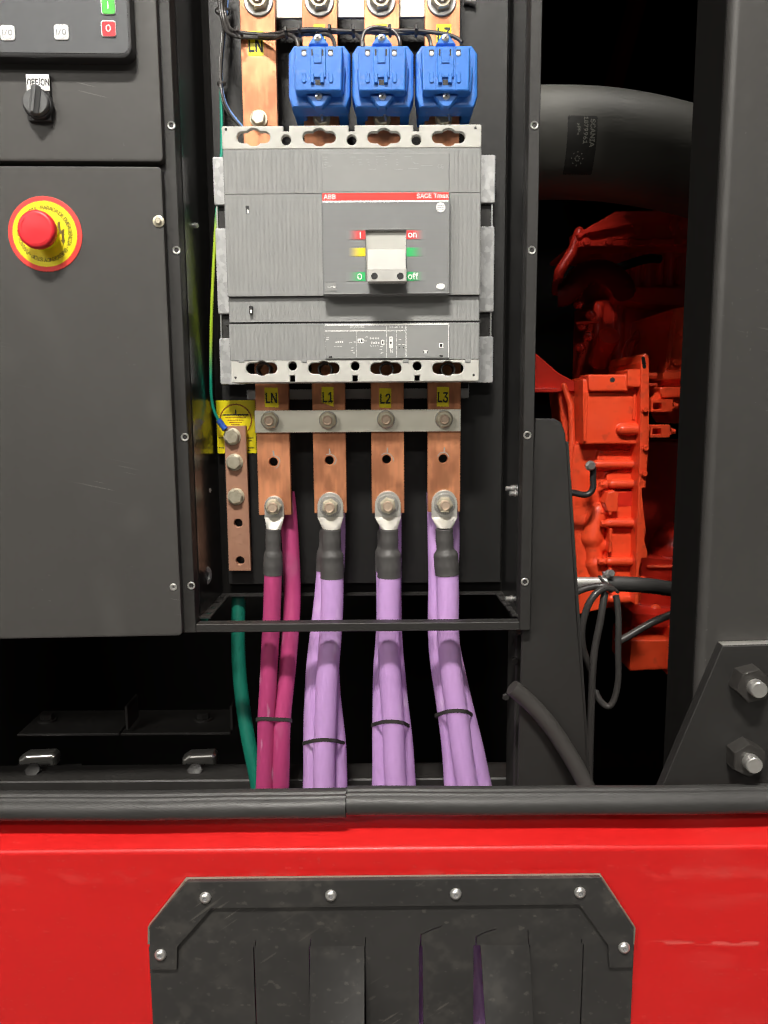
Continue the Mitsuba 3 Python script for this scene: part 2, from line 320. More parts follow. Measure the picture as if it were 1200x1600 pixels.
# ---------------------------------------------------------------- the hall's lamps (overhead, behind the camera) and the floor
LL = ['long ceiling lamp just above and behind the camera', 'ceiling lamp far back on the right of the hall', 'ceiling lamp far back on the left of the hall', 'ceiling lamp farthest back, behind the other three', 'ceiling lamp straight above the roof of the machine']
for (c, hl, hw, rad, aim), lab in zip(LAMPS, LL):
    k = thing('ceiling_lamp', lab, 'ceiling lamp')
    w = np.array(aim) - np.array(c); w /= np.linalg.norm(w)
    u = np.array([1.0, 0, 0]); u -= w * (u @ w); u /= np.linalg.norm(u); v = np.cross(w, u)
    C = np.array(c)
    q = np.array([C - u * hl - v * hw, C + u * hl - v * hw, C + u * hl + v * hw, C - u * hl + v * hw])
    d = trimesh.Trimesh(q, [[0, 1, 2], [0, 2, 3]], process=False)
    if d.face_normals[0] @ w < 0: d.invert()
    key = obj('diffuser', d, 'lamp_body', k, smooth=False)
    scene[key]['emitter'] = {'type': 'area', 'radiance': {'type': 'rgb', 'value': [rad * x for x in WARM]}}
    b = trimesh.creation.box((2 * hl + .04, 2 * hw + .04, .06)); R = np.eye(4); R[:3, 0], R[:3, 1], R[:3, 2] = u, v, w; R[:3, 3] = C - w * .034
    b.apply_transform(R); obj('housing', b, 'lamp_body', k, smooth=False)
struct('floor', box(-5, 5, -6, 0.6, -1.32, -1.30), 'concrete')

# ---------------------------------------------------------------- canopy shell round the engine bay
k = thing('generator_canopy', 'dark enclosure of the engine bay, unlit behind and above the red engine', 'enclosure', kind='thing')
obj('back_wall', box(-1.2, 1.2, 2.0, 2.02, -1.0, 0.90), 'deep_black', k, smooth=False)
obj('end_wall', box(1.18, 1.2, .86, 1.998, -1.0, 0.898), 'deep_black', k, smooth=False)
obj('end_wall', box(-1.2, -1.18, .86, 1.998, -1.0, 0.898), 'deep_black', k, smooth=False)
obj('roof', box(-1.2, 1.2, .80, 1.0, 0.90, 0.93), 'deep_black', k, smooth=False)
obj('roof', box(-1.2, 1.2, 1.20, 2.02, 0.90, 0.93), 'deep_black', k, smooth=False)
obj('roof', box(-1.2, .16, 1.0, 1.20, 0.90, 0.93), 'deep_black', k, smooth=False)
obj('header', box(.19, 1.2, .80, .83, 0.575, 0.898), 'black_paint', k, smooth=False)
obj('vent_curb', box(.16, 1.2, .975, .998, 0.932, 1.09), 'deep_black', k, smooth=False)  # unseen curb, added to keep the main lamp off the back wall
obj('bulkhead', box(-1.18, .185, .984, .996, 0.602, 0.898), 'deep_black', k, smooth=False)  # unseen panel, added to stop lamps shining in over the cabinet
obj('base_plate', box(-1.2, 1.2, .78, 2.02, -1.02, -1.0), 'deep_black', k, smooth=False)

# ---------------------------------------------------------------- switch cabinet
DF, DB = 0.867, 1.0
k = cab = thing('switch_cabinet', 'open black steel cabinet holding the circuit breaker, copper bars and cables', 'cabinet')
xl0, xl1 = W(257, 400, DF)[0], W(281.5, 400, DF)[0]     # left post
xr0, xr1 = W(822.5, 400, DF)[0], W(840, 400, DF)[0]
zb0, zb1 = W(560, 987, DF)[2], W(560, 974, DF)[2]
ztop = 0.60
obj('post', box(xl0, xl1, DF, DF + .022, zb0, ztop, .0008), 'black_paint', k)
obj('post', box(xr0, xr1, DF, DF + .022, zb0, ztop, .0008), 'black_paint', k)
obj('front_lip', box(xl1, xr0, DF + .0005, DF + .016, zb0, zb1, .0008), 'black_paint', k)
xbl, xbr = W(335, 640, DB)[0], W(790, 640, DB)[0]
def quadwall(xa, ya, xb, yb, z0, z1, t):
    V = np.array([[xa, ya, z0], [xb, yb, z0], [xb, yb, z1], [xa, ya, z1]]); n = np.array([-(yb - ya), xb - xa, 0]); n /= np.linalg.norm(n)
    return trimesh.convex.convex_hull(np.vstack([V, V - n * t]))
obj('side_wall', quadwall(xl1 - .001, DF + .0215, xbl, DB, zb0, ztop, .002), 'gloss_black', k, smooth=False)
obj('side_wall', quadwall(xbr, DB, xr0 + .001, DF + .0215, zb0, ztop, .002), 'gloss_black', k, smooth=False)
zbk = W(560, 925, DB)[2]
obj('back_plate', box(xbl - .001, xbr + .001, DB, DB + .002, zbk, ztop), 'deep_black', k, smooth=False)
obj('mounting_plate', box(W(347, 640, .988)[0], W(786, 640, .988)[0], .988, .9995, W(560, 912, .988)[2], ztop - .01, .001), 'plate_black', k)
# floor flange: a perforated rim round the cable opening
rim_in = sg.Polygon([(X(324, 972, DF)[0], DF + .016), (X(804, 972, DF)[0], DF + .016), (xbr - .012, DB - .012), (xbl + .013, DB - .012)])
rim_out = sg.Polygon([(xl1, DF + .016), (xr0, DF + .016), (xbr, DB), (xbl, DB)])
r = rim_out.difference(rim_in)
sl = []
for i in range(4):
    for s in (-1, 1):
        t = (i + .5) / 4
        a = np.array([xl1 + .008, DF + .022]) if s < 0 else np.array([xr0 - .008, DF + .022]); b = np.array([xbl + .006, DB - .01]) if s < 0 else np.array([xbr - .006, DB - .01])
        c = a + (b - a) * t; sl.append(sg.box(c[0] - .003, c[1] - .005, c[0] + .003, c[1] + .005))
r = r.difference(unary_union(sl))
m = prism(r, 0, .002); V = m.vertices; m.vertices = np.stack([V[:, 0], V[:, 2], zbk - V[:, 1]], 1)
obj('floor_rim', m, 'black_paint', k, smooth=False)
for (px, py) in [(268, 196), (276, 391), (289, 683), (299, 915), (835, 196), (831, 391), (824, 680), (820, 909)]:
    c = W(px, py, DF); rr = PL(6.3, py, DF)
    rv = obj('rivet_nut', lathe([(rr, 0), (rr, .0009), (rr * .86, .0014), (rr * .64, .0012), (rr * .56, .0004), (rr * .56, -.002), (0, -.002)], c, n=20), 'steel', k)
def bolt_head(c, af, h, washer=None, flange=None, axis=None, a=0.3, wt=.0018):
    ms = []
    y = c[1]
    if washer: ms.append(lathe([(washer, 0), (washer, wt * .8), (washer * .96, wt), (af * .4, wt)], (c[0], y, c[2]), n=28)); y -= wt
    ms.append(prism(hexa(c[0], c[2], af, a), y - h, y, af * .07))
    return cat(*ms)
def hang(m, origin, rotz):
    m = m.copy(); m.apply_translation(-np.array(origin)); m.apply_transform(trimesh.transformations.rotation_matrix(rotz, (0, 0, 1))); m.apply_translation(origin); return m
def wall_screw(px, py, d, side, washer=.0055):
    c = W(px, py, d); s = 1 if side == 'l' else -1
    m = lathe([(washer, 0), (washer, .0015), (.0042, .0015), (.0042, .006), (.003, .0062), (.003, .012), (.0024, .0126), (0, .0126)], c, axis=(s, -.15, 0), n=14)
    obj('wall_screw', m, 'steel', cab)
for a in [(293, 353, .93, 'l'), (314, 766, .955, 'l'), (806, 763, .915, 'r'), (812, 771, .905, 'r'), (805, 935, .92, 'r'), (742, 3, .985, 'r')]:
    wall_screw(*a)
obj('grommet', hang(lathe([(.0125, 0), (.0125, .003), (.010, .005), (.006, .005), (.005, .003), (.005, -.001), (0, -.001)], W(318, 900, .925), axis=(1, 0, 0), n=24), W(318, 900, .925), -.45), 'grey_plastic', k)

# ---------------------------------------------------------------- doors (hinged on the left, standing slightly open)
DA = math.radians(2.2); HX, HY = W(262, 620, .856)[0], .856     # right edge of the doors
DM = trimesh.transformations.rotation_matrix(DA, (0, 0, 1)); DM = trimesh.transformations.translation_matrix((HX, HY, 0)) @ DM
# local door frame: u along the door (negative to the left), y towards the bay, z up
_n = np.array([-math.sin(DA), math.cos(DA), 0]); _u = np.array([math.cos(DA), math.sin(DA), 0])
def DX(px, py, off=0.0):
    v = ray(px, py); o = np.array([HX, HY, 0]) + _n * off
    p = v * ((o @ _n) / (v @ _n)); return ((p - o) @ _u, p[2])
def DPG(pts, off=0.0, r=0.0): return rnd(sg.Polygon([DX(a, b, off) for a, b in pts]), r)
def DR(x0, y0, x1, y1, off=0.0, r=0.0):
    a, b = DX(x0, y0, off), DX(x1, y1, off); return rect(a[0], a[1], b[0], b[1], r)
k = ud = thing('cabinet_door', 'upper dark grey cabinet door carrying the control panel and rotary switch', 'cabinet door', kind='thing')
u1 = DX(250.5, 150)[0]
z0 = DX(120, 252)[1]
obj('leaf', prism(rect(-.62, z0, u1, ztop, .005), 0, .018, .0015, 2), 'door_paint', k, M=DM)
k = ld = thing('cabinet_door', 'lower dark grey cabinet door with the red emergency stop button on it', 'cabinet door', kind='thing')
z1, z2 = DX(120, 259.5)[1], DX(140, 996)[1]; u2 = DX(268, 620)[0]
obj('leaf', prism(rect(-.62, z2, u2, z1, .005), 0, .018, .0015, 2), 'door_paint', k, M=DM)
c = DX(248, 346)
obj('screw', cat(lathe([(.0062, 0), (.0062, .001), (.005, .0016), (.003, .0016)], (c[0], 0, c[1])), prism(hexa(c[0], c[1], .006), -.0045, -.0015, .0006)), 'zinc', k, M=DM)
c = DX(271, 917)
obj('corner_rivet', lathe([(.0042, 0), (.0042, .0008), (.003, .0012), (.0024, .0002), (0, -.0003)], (c[0], 0, c[1]), n=16), 'steel', k, M=DM)

k = thing('generator_controller', 'dark control panel at the upper left corner', 'control panel')
labels[k]['label'] = 'dark control panel with rounded corner, push buttons in white, green and red'
pf = -.0165
obj('bezel', prism(rect(-.62, DX(100, 90, pf)[1], DX(205, 50, pf)[0], .62, .011), pf, -.0005, .002, 2), 'black_plastic', k, M=DM)
obj('face_plate', prism(rect(-.618, DX(100, 83.5, pf)[1], DX(200.5, 50, pf)[0], .618, .008), pf - .0006, pf - .0001, .0003), 'panel_face', k, M=DM)
def button(x0, y0, x1, y1, m, sym, lab, ink):
    o = pf - .0006
    b = obj('button', prism(DR(x0, y0, x1, y1, o, .0028), o - .0012, o, .0005, 2), m[0], k, M=DM, label=lab)
    if len(m) > 1:
        obj('key_cap', prism(DR(x0 + 1.3, y0 + 1.3, x1 - 1.3, y1 - 1.3, o - .0012, .0024), o - .0016, o - .0011, .0002), m[1], b, M=DM)
    c = DX((x0 + x1) / 2, (y0 + y1) / 2, o); h = PL(10.5 if len(m) > 1 else 8.5, 50, .84)
    obj('symbol', glyphs(sym, c[0], c[1], o - (.0016 if len(m) > 1 else .0012), h), ink, b, smooth=False, M=DM)
    if len(m) == 1:
        t = np.linspace(math.pi * 1.2, math.pi * 1.8, 9); rr = PL(9.5, 50, .84)
        ring = sg.LineString([(c[0] + rr * math.cos(a), c[1] + rr * math.sin(a)) for a in t]).buffer(.0003)
        obj('key_ring', prism(ring, o - .0014, o - .001), 'faint_print', b, smooth=False, M=DM)
button(157, -6, 181.5, 23.5, ('white_button', 'green_button'), 'I', 'green start button marked I', 'white_button')
button(157.5, 32, 182.5, 58.5, ('white_button', 'red_button'), 'O', 'red stop button marked O', 'white_button')
button(84, 38.5, 108.5, 63, ('white_button',), 'I/O', 'white button marked I/O beside the red stop button', 'grey_ink')
button(0, 39.5, 24.5, 64, ('white_button',), 'I/O', 'white button marked I/O at the far left', 'grey_ink')

k = thing('rotary_switch', 'black rotary switch knob under a white OFF/ON plate', 'rotary switch')
pp = -.005
obj('base_plate', prism(DR(39.5, 114, 80.5, 189.5, pp, .001), pp, -.0004, .001, 2), 'black_plastic', k, M=DM)
lb = obj('label_plate', prism(DR(40.5, 116, 78.5, 142.5, pp), pp - .0008, pp - .0001, .0002), 'white_button', k, M=DM)
c = DX(59.5, 128.5, pp - .0008)
m = text('OFF/ON', 0, 0, 0, PL(9.5, 128, .845), bold=True); m.apply_scale([.70, 1, 1]); m.apply_translation((c[0], pp - .0008, c[1])); obj('lettering', m, 'ink', lb, smooth=False, M=DM)
c = DX(61, 164, pp); R = PL(22.5, 163, .85)
obj('collar', lathe([(R, 0), (R, .004), (R * .93, .0052), (R * .8, .0052)], (c[0], pp, c[1]), n=36), 'black_plastic', k, M=DM)
kn = obj('knob', lathe([(R * .88, .005), (R * .87, .0088), (R * .80, .0102), (0, .0102)], (c[0], pp, c[1]), n=36), 'grey_plastic', k, M=DM)
gr = box(-.0050, .0050, -.0052, .0, -R * .84, R * 1.0, .0012); V = gr.vertices
V[:, 0] *= np.where(V[:, 1] < -.003, .34, 1.0); gr.vertices = V
gr.apply_transform(trimesh.transformations.rotation_matrix(math.radians(10), (0, 1, 0)) ); gr.apply_translation((c[0], pp - .0101, c[1]))
obj('grip', gr, 'grey_plastic', kn, M=DM)
obj('pointer', prism(sg.Polygon([(c[0] - .0055, c[1] + R * 1.04), (c[0] - .0025, c[1] + R * 1.02), (c[0] - .0042, c[1] + R * .86)]), pp - .0118, pp - .0103), 'white_print', kn, M=DM)

k = thing('emergency_stop', 'red mushroom emergency stop button on a round yellow plate', 'emergency button')
c = DX(71, 366); R = PL(57, 366, .85)
obj('red_disc', lathe([(R, 0), (R, .0008), (R * .985, .0011), (0, .0011)], (c[0], 0, c[1]), n=64), 'red_ring', k, M=DM)
yd = obj('yellow_disc', lathe([(R * .87, .001), (R * .87, .0015), (0, .0015)], (c[0], 0, c[1]), n=64), 'yellow_disc', k, smooth=False, M=DM)
msg = 'PARADA DE EMERGENCIA • EMERGENCY STOP • PARADA DE EMERGENCIA • '
ms = []; hl = R * .100; rt = R * .69; a0 = math.radians(96)
wd = {}
for ch in set(msg):
    if ch in ' •': wd[ch] = hl * (.42 if ch == ' ' else .5)
    else:
        b = meshkit.text_mesh(ch, hl, .0002, True); wd[ch] = b.bounds[1][0] + hl * .16
tot = sum(wd[ch] for ch in msg); ang = a0
for ch in msg:
    da = wd[ch] / tot * 2 * math.pi; a = ang - da / 2; ang -= da
    x, z = c[0] + rt * math.cos(a), c[1] + rt * math.sin(a)
    if ch == '•': ms.append(prism(circ(x, z, hl * .16, 10), -.0018, -.0014))
    elif ch != ' ': ms.append(text(ch, x, z, -.0015, hl, rot=a - math.pi / 2, depth=.0002, bold=True))
obj('lettering', cat(*ms), 'brown_ink', yd, smooth=False, M=DM)
fl = [(.36, .32), (.43, .32), (.43, .08), (.53, .13), (.51, -.16), (.54, -.16), (.49, -.29), (.43, -.16), (.46, -.16), (.455, .02), (.35, -.04)]
obj('lightning_mark', prism(sg.Polygon([(c[0] + a * R, c[1] + (b) * R) for a, b in fl]), -.0018, -.0013), 'brown_ink', yd, smooth=False, M=DM)
obj('collar', lathe([(R * .40, .001), (R * .40, .006), (R * .36, .008), (R * .34, .018)], (c[0], 0, c[1]), n=36), 'yellow_disc', k, M=DM)
rb = R * .505
bt = obj('push_button', lathe([(rb * .68, .008), (rb * .86, .012), (rb * .97, .017), (rb, .0205), (rb * .985, .0235), (rb * .93, .0258), (rb * .8, .0266), (0, .0270)], (c[0], 0, c[1]), n=48), 'red_button', k, smooth=50, M=DM)
ms = []
for s in range(3):
    t = np.linspace(s * 2.09 + .3, s * 2.09 + 1.35, 12)
    ms.append(prism(sg.LineString([(c[0] + rb * .74 * math.cos(a), c[1] + rb * .74 * math.sin(a)) for a in t]).buffer(.0006), -.0272, -.0262))
obj('arrow_ridge', cat(*ms), 'red_button', bt, kind='stuff', M=DM)

# ---------------------------------------------------------------- circuit breaker
k = brk = thing('circuit_breaker', 'large grey four pole circuit breaker with white toggle handle set to off', 'circuit breaker')
D = .872
bx0, bx1 = W(350, 260, D)[0] - .001, W(752, 260, D)[0]
def zz(py, d=D): return W(555, py, d)[2]
def ribbed(x0, x1, ys, d, dd, z0, z1, smooth_from, smooth_to):
    pts = []; x = x0 + .0012; per, gw, gd = .0048, .0022, .00032
    pts.append((x0, d + .0010)); pts.append((x0 + .0010, d))
    while x + per < x1 - .001:
        if not (smooth_from - per < x < smooth_to):
            pts += [(x + per - gw, d), (x + per - gw * .62, d + gd), (x + per - gw * .38, d + gd), (x + per, d)]
        x += per
    pts += [(x1 - .0010, d), (x1, d + .0010), (x1, d + dd), (x0, d + dd)]
    p = prism(sg.Polygon(pts), z0, z1); V = p.vertices
    m = trimesh.Trimesh(np.stack([V[:, 0], V[:, 2], V[:, 1]], 1), p.faces, process=False); m.fix_normals(); return m
sx0, sx1 = W(500, 380, D)[0], W(704, 380, D)[0]
def slab(y0, y1, d, m, nm='housing', dd=.10, b=.0012):
    return obj(nm, ribbed(bx0, bx1, 0, d, dd, zz(y1, d), zz(y0, d), sx0, sx1), 'breaker_grey', k, smooth=False)
slab(232.5, 301.5, D, 'breaker_ribbed', 'upper_housing')
slab(302.5, 461.5, D - .0006, 'breaker_ribbed', 'middle_housing')
slab(463.5, 502, D + .004, 'breaker_ribbed', 'lower_housing')
slab(505, 562, D + .001, 'breaker_ribbed', 'trip_unit_housing')
# terminal covers
def slotp(px, py, w, h, rc, d):
    x, z = X(px, py, d); W_, H_ = PL(w, py, d), PL(h, py, d)
    s = sg.LineString([(x - W_ / 2 + H_ / 2, z), (x + W_ / 2 - H_ / 2, z)]).buffer(H_ / 2, quad_segs=6)
    return s.union(circ(x, z, PL(rc, py, d), 20))
DC = D + .0015
P = rect(bx0 - .0005, zz(195.5, DC), bx1, zz(232, DC) , .0015)
cut = [slotp(q, 214.5, 52, 17, 13.3, DC) for q in (396, 498.7, 600, 701)]
for q in (447, 549.5, 650.6):
    x, z = X(q, 218.7, DC); cut.append(circ(x, z, PL(7.6, 218, DC), 20)); cut.append(prect(q - 5, 190, q + 4.6, 205, DC))
tcov = obj('terminal_cover', prism(P.difference(unary_union(cut)), DC, DC + .006, .0008), 'light_plastic', k)
for s, x in (('a', bx0), ('b', bx1 - .002)): obj('terminal_cheek', box(x, x + .002, DC + .0065, .965, zz(232, DC), zz(195.5, DC) - .0005), 'light_plastic', k)
P = rect(X(361, 580, DC)[0], zz(563, DC), X(748.5, 580, DC)[0], zz(597, DC), .0015)
cut = [slotp(q, 575.5, 49, 17, 11.5, DC) for q in (408.5, 506, 603, 700)]
for q in (457, 555, 652):
    x, z = X(q, 572, DC); cut.append(circ(x, z, PL(6.8, 572, DC), 20)); cut.append(prect(q - 4, 587, q + 4, 602, DC))
obj('terminal_cover', prism(P.difference(unary_union(cut)), DC, DC + .006, .0008), 'light_plastic', k)
obj('terminal_skirt', box(X(361, 580, DC)[0], X(748.5, 580, DC)[0], DC + .0065, .925, zz(597, DC) + .0004, zz(595, DC)), 'light_plastic', k, smooth=False)
for q in (408.5, 506, 603, 700):
    x, z = X(q + 1, 577, DC)
    obj('terminal_tube', lathe([(.0082, 0), (.0082, .026), (.0072, .027), (.0066, .026), (.0066, 0)], (x, .906, z), n=22), 'black_plastic', k)
for q in (377, 475, 634, 731): obj('latch', pbox(q - 4.5, 561, q + 4.5, 566.5, DC - .001, DC + .0005, .0003), 'breaker_grey', k)
for q, w in ((368, 590), (740, 586), (353, 202), (743, 200)):
    x, z = X(q, w, DC); obj('cover_screw', lathe([(.0014, 0), (.0014, .0004), (0, .0006)], (x, DC, z), n=10), 'ink', k)
obj('rear_body', box(bx0 + .004, bx1 - .004, .945, .985, zz(597, D) - .006, zz(195, D) - .006), 'deep_black', k, smooth=False)
obj('rear_foot', pbox(385, 602, 733, 622, .948, .9845, .001), 'breaker_grey', k)
# name plate above the front cover
obj('rating_plate', pbox(502, 240, 702, 299, D - .0016, D + .003, .0006), 'breaker_grey', k)
rp = [kk for kk in scene if kk.endswith('rating_plate')][-1]
ms = []; yy = D - .0016
for (a, b, w) in [(504, 245, 8), (546, 245, 10), (587, 244, 14), (632, 244, 12), (505, 249, 6), (506, 253, 7), (504, 257, 6), (505, 261, 5), (512, 259, 6), (547, 249, 4), (557, 249, 8), (572, 249, 4), (587, 249, 4), (601, 249, 3), (619, 249, 3), (642, 248, 3), (549, 253, 3), (560, 253, 5), (574, 253, 3), (588, 253, 3), (601, 253, 3), (619, 253, 3), (645, 253, 4), (550, 257, 3), (561, 257, 5), (575, 257, 3), (588, 257, 3), (602, 257, 3), (619, 257, 3), (647, 255, 7), (658, 258, 18), (576, 264, 12), (616, 264, 13), (638, 263, 16)]:
    ms.append(prism(prect(a, b, a + w, b + 1.1, yy), yy - .0002, yy))
ms.append(ptext('CE', 688.5, 260, yy, 5.5, depth=.0002))
obj('rating_print', cat(*ms), 'faint_print', rp, smooth=False, kind='stuff')
# front cover with toggle
DV = .858
hole = prect(571.5, 360, 634.5, 441, DV)
fc = obj('front_cover', prism(prect(502, 300, 702.5, 459.5, DV, .001).difference(hole), DV, D, .0008), 'breaker_grid', k)
obj('red_band', prism(prect(503.5, 302, 701, 312.5, DV), DV - .0005, DV - .0001, .0001), 'red_print', fc, smooth=False)
obj('white_line', prism(prect(503.5, 312.9, 701, 315.2, DV), DV - .0004, DV - .0001), 'white_print', fc, smooth=False)
obj('lettering', ptext('ABB', 515, 307.4, DV - .0005, 7, bold=True), 'white_print', fc, smooth=False)
obj('lettering', ptext('SACE Tmax', 676, 306, DV - .0005, 6.6, bold=True), 'white_print', fc, smooth=False)
x, z = X(688.5, 324, DV); obj('seal_sticker', prism(circ(x, z, PL(7.4, 324, DV)), DV - .0005, DV - .0001), 'white_print', fc, smooth=False)
ms = [prism(prect(683, q, 694, q + .8, DV), DV - .0007, DV - .0005) for q in (321, 324, 327)]
obj('seal_print', cat(*ms), 'faint_print', fc, smooth=False, kind='stuff')
x, z = X(688.5, 447.5, DV); P = circ(0, 0, 1, 24); P = shapely.affinity.translate(shapely.affinity.scale(P, PL(7.2, 447, DV), PL(4.4, 447, DV)), x, z)
obj('seal_sticker', prism(P, DV - .0005, DV - .0001), 'white_print', fc, smooth=False)
obj('symbol_plate', pbox(508, 442, 526, 454.5, DV - .0006, DV + .001, .0003), 'breaker_grey', fc)
obj('switch_mark', cat(prism(PG([(512, 449.2), (517, 449.2), (517, 448.4), (512, 448.4)], DV), DV - .0009, DV - .0006), prism(PG([(517, 448.4), (521, 446.6), (521.3, 447.4), (517, 449.2)], DV), DV - .0009, DV - .0006), prism(prect(520.5, 447.6, 524, 450, DV), DV - .0009, DV - .0006)), 'white_print', fc, smooth=False)
for (a, b, e, f, mm, s, tx) in [(541, 360.5, 571, 374, 'fade_red', 'I', 563), (635, 360, 665, 373.5, 'fade_red', 'on', 644.5), (545, 387.5, 571, 400.5, 'fade_yellow', '', 0), (635, 387, 665, 400.5, 'fade_green', '', 0), (541, 425.5, 571, 439, 'fade_green', 'O', 562), (635, 425, 665, 438.5, 'fade_green', 'off', 645.5)]:
    q = obj('position_label', prism(prect(a, b, e, f, DV), DV - .0005, DV - .0001), mm, fc, smooth=False)
    if s: obj('lettering', glyphs(s, *X(tx, (b + f) / 2, DV), DV - .0005, PL(9.5, 400, DV)) if s in 'IO' else ptext(s, tx, (b + f) / 2 - .5, DV - .0005, 9, bold=True), 'white_print', fc, smooth=False)
obj('toggle_well', pbox(571, 358, 635, 443, DV + .0045, DV + .007), 'light_plastic', k, smooth=False)
# handle: rises out of the well and ends in a square grip
a0 = X(574, 385, .866); a1 = X(633.5, 385, .866); gtop = X(575.5, 421, .838); gbot = X(634, 439.5, .838)
hx0, hx1 = (a0[0] + gtop[0]) / 2, (a1[0] + gbot[0]) / 2
prof = [(.8722, a0[1] + .004), (.866, a0[1]), (.8415, gtop[1] + .0015), (.838, gtop[1]), (.838, gbot[1]), (.850, gbot[1] - .0005), (.860, gbot[1] + .002), (.8722, gbot[1] + .008)]
def sweepx(prof, x0, x1, b):      # (y, z) outline drawn out along x
    p = prism(shapely.geometry.polygon.orient(sg.Polygon([(y, z) for y, z in prof])), 0, (x1 - x0) / 2, b)
    V = p.vertices.copy(); A = trimesh.Trimesh(np.stack([x0 + V[:, 1], V[:, 0], V[:, 2]], 1), p.faces, process=False)
    B = trimesh.Trimesh(np.stack([x1 - V[:, 1], V[:, 0], V[:, 2]], 1), p.faces[:, ::-1], process=False)
    m = cat(A, B); return m
def solid_sweepx(prof, x0, x1):
    p = prism(sg.Polygon([(y, z) for y, z in prof]), 0, 1); V = p.vertices
    m = trimesh.Trimesh(np.stack([x0 + V[:, 1] * (x1 - x0), V[:, 0], V[:, 2]], 1), p.faces, process=False); m.fix_normals(); return m
hd = obj('toggle_handle', solid_sweepx(prof, hx0, hx1), 'handle_plastic', k, smooth=20)
obj('grip_bar', box(hx0 - .0006, hx1 + .0006, .8365, .8425, gbot[1] - .0008, gtop[1] + .0008, .0009), 'handle_plastic', hd)
for q in (585, 625.5):
    x, z = X(q, 431.5, .8365); obj('pin_hole', lathe([(.0036, .0002), (0, .0002)], (x, .8365, z), n=18), 'ink', hd, smooth=False)
for (a, b) in ((387, 327.5), (392, 484)):
    w = obj('test_slot', pbox(a - 3, b - 6, a + 2.5, b + 6, D - .0008, D + .004, .0003), 'ink', k)
    obj('test_pin', pbox(a - 1.5, b, a + 2, b + 5.5, D - .0014, D + .001, .0003), 'white_print', w)
# trip unit window
DW = D - .0006
tw = obj('trip_unit_window', pbox(507, 506.5, 702, 559.5, DW, D + .003, .0006), 'breaker_grey', k)
ms = []
def ln(x0, y0, x1, y1): ms.append(prism(prect(x0, y0, x1, y1, DW), DW - .0003, DW))
ln(508, 506.8, 701, 507.6); ln(508, 516.5, 603, 517.3); ln(605, 516.5, 632, 517.3); ln(507.5, 508, 508.3, 558.5); ln(557, 517, 557.9, 558.5); ln(603.5, 505, 604.5, 558.5); ln(618.8, 517, 619.7, 558.5); ln(633.8, 505, 634.9, 558.5); ln(700.6, 507, 701.4, 558.5)
for i in range(4):
    ln(524.5 + 3.2 * i, 533, 526.3 + 3.2 * i, 536); ln(522.5 + 3.2 * i, 541, 524 + 3.2 * i, 542.2); ln(580 + 3.6 * i, 533.5 + (i % 2), 581.7 + 3.6 * i, 537.5); ln(579 + 3.6 * i, 540, 580.4 + 3.6 * i, 541.2); ln(578 + 4 * i, 527.5, 580 + 4 * i, 530)
for a in [(510, 527), (510, 530), (546, 535), (549, 543), (548, 547), (551, 551), (553, 534), (571, 526), (569, 532), (594, 541), (593, 546), (595, 551), (623, 530), (622, 538), (629, 538)]: ln(a[0], a[1], a[0] + 4, a[1] + 1)
ln(559, 529, 568, 536); ln(595.5, 531, 600.5, 539.5); ln(608, 526, 614, 544); ln(686, 536, 692.5, 543.5); ln(662, 547, 668, 552)
obj('window_print', cat(*ms), 'white_print', tw, smooth=False, kind='stuff')
obj('lettering', cat(ptext('PR221DS', 558, 510.8, DW, 3.6), ptext('In= 800 A', 618.5, 510.8, DW, 3.4), ptext('N', 611.5, 548.5, DW, 4.4, bold=True)), 'white_print', tw, smooth=False)
ms = [prism(prect(*q, DW), DW - .0006, DW - .0003) for q in [(560.5, 532, 562, 535), (564, 530.5, 566.5, 534.5), (597, 533, 599, 537), (610, 528, 611.5, 530), (609.5, 534, 612, 537.5), (687.5, 537.5, 691, 542), (623, 542.5, 624.5, 544), (630, 542.5, 631.5, 544), (661, 549, 663, 551), (667, 549, 669, 551), (514, 556.5, 519, 559), (687, 555, 692, 557.5)]]
obj('window_ink', cat(*ms), 'ink', tw, smooth=False, kind='stuff')
ms = []
for i in range(4): ms.append(prism(PG([(524 + 3.2 * i, 531), (525.6 + 3.2 * i, 527.5), (526.4 + 3.2 * i, 527.5), (524.9 + 3.2 * i, 531)], DW), DW - .0003, DW))
obj('window_mark', cat(*ms), 'fade_green', tw, smooth=False, kind='stuff')
obj('cover_seam', pbox(350, 502.2, 751, 504.6, D + .006, D + .05), 'ink', k, smooth=False)

# galvanised mounting bracket behind the breaker
k = thing('breaker_bracket', 'galvanised steel bracket plate standing out on both sides behind the grey breaker', 'bracket')
DG = .955
gx0, gx1 = W(331.5, 243, DG)[0], W(774.5, 243, DG)[0]
zt, zb = zz(243, DG), zz(599, DG)
obj('bracket_plate', box(gx0 + .004, gx1 - .004, DG + .006, DG + .0275, zb + .001, zt - .001), 'black_paint', k, smooth=False)
for (xa, xb) in ((gx0, bx0 + .02), (bx1 - .02, gx1)):
    for (ya, yb) in ((243, 319), (355, 489), (527, 599)):
        obj('ear', prism(rect(xa, zz(ya, DG), xb, zz(yb, DG), .002), DG, DG + .005, .0012, 2), 'galvanised', k)
for xa in (gx0 + .002, gx1 - .004):
    obj('rear_strip', box(xa, xa + .0016, DG + .002, DG + .006, zz(530, DG), zz(315, DG)), 'silver_edge', k, smooth=False)
obj('bottom_lip', box(gx0 + .01, gx1 - .002, DG - .002, DG + .005, zb, zb + .004), 'galvanised', k, smooth=False)

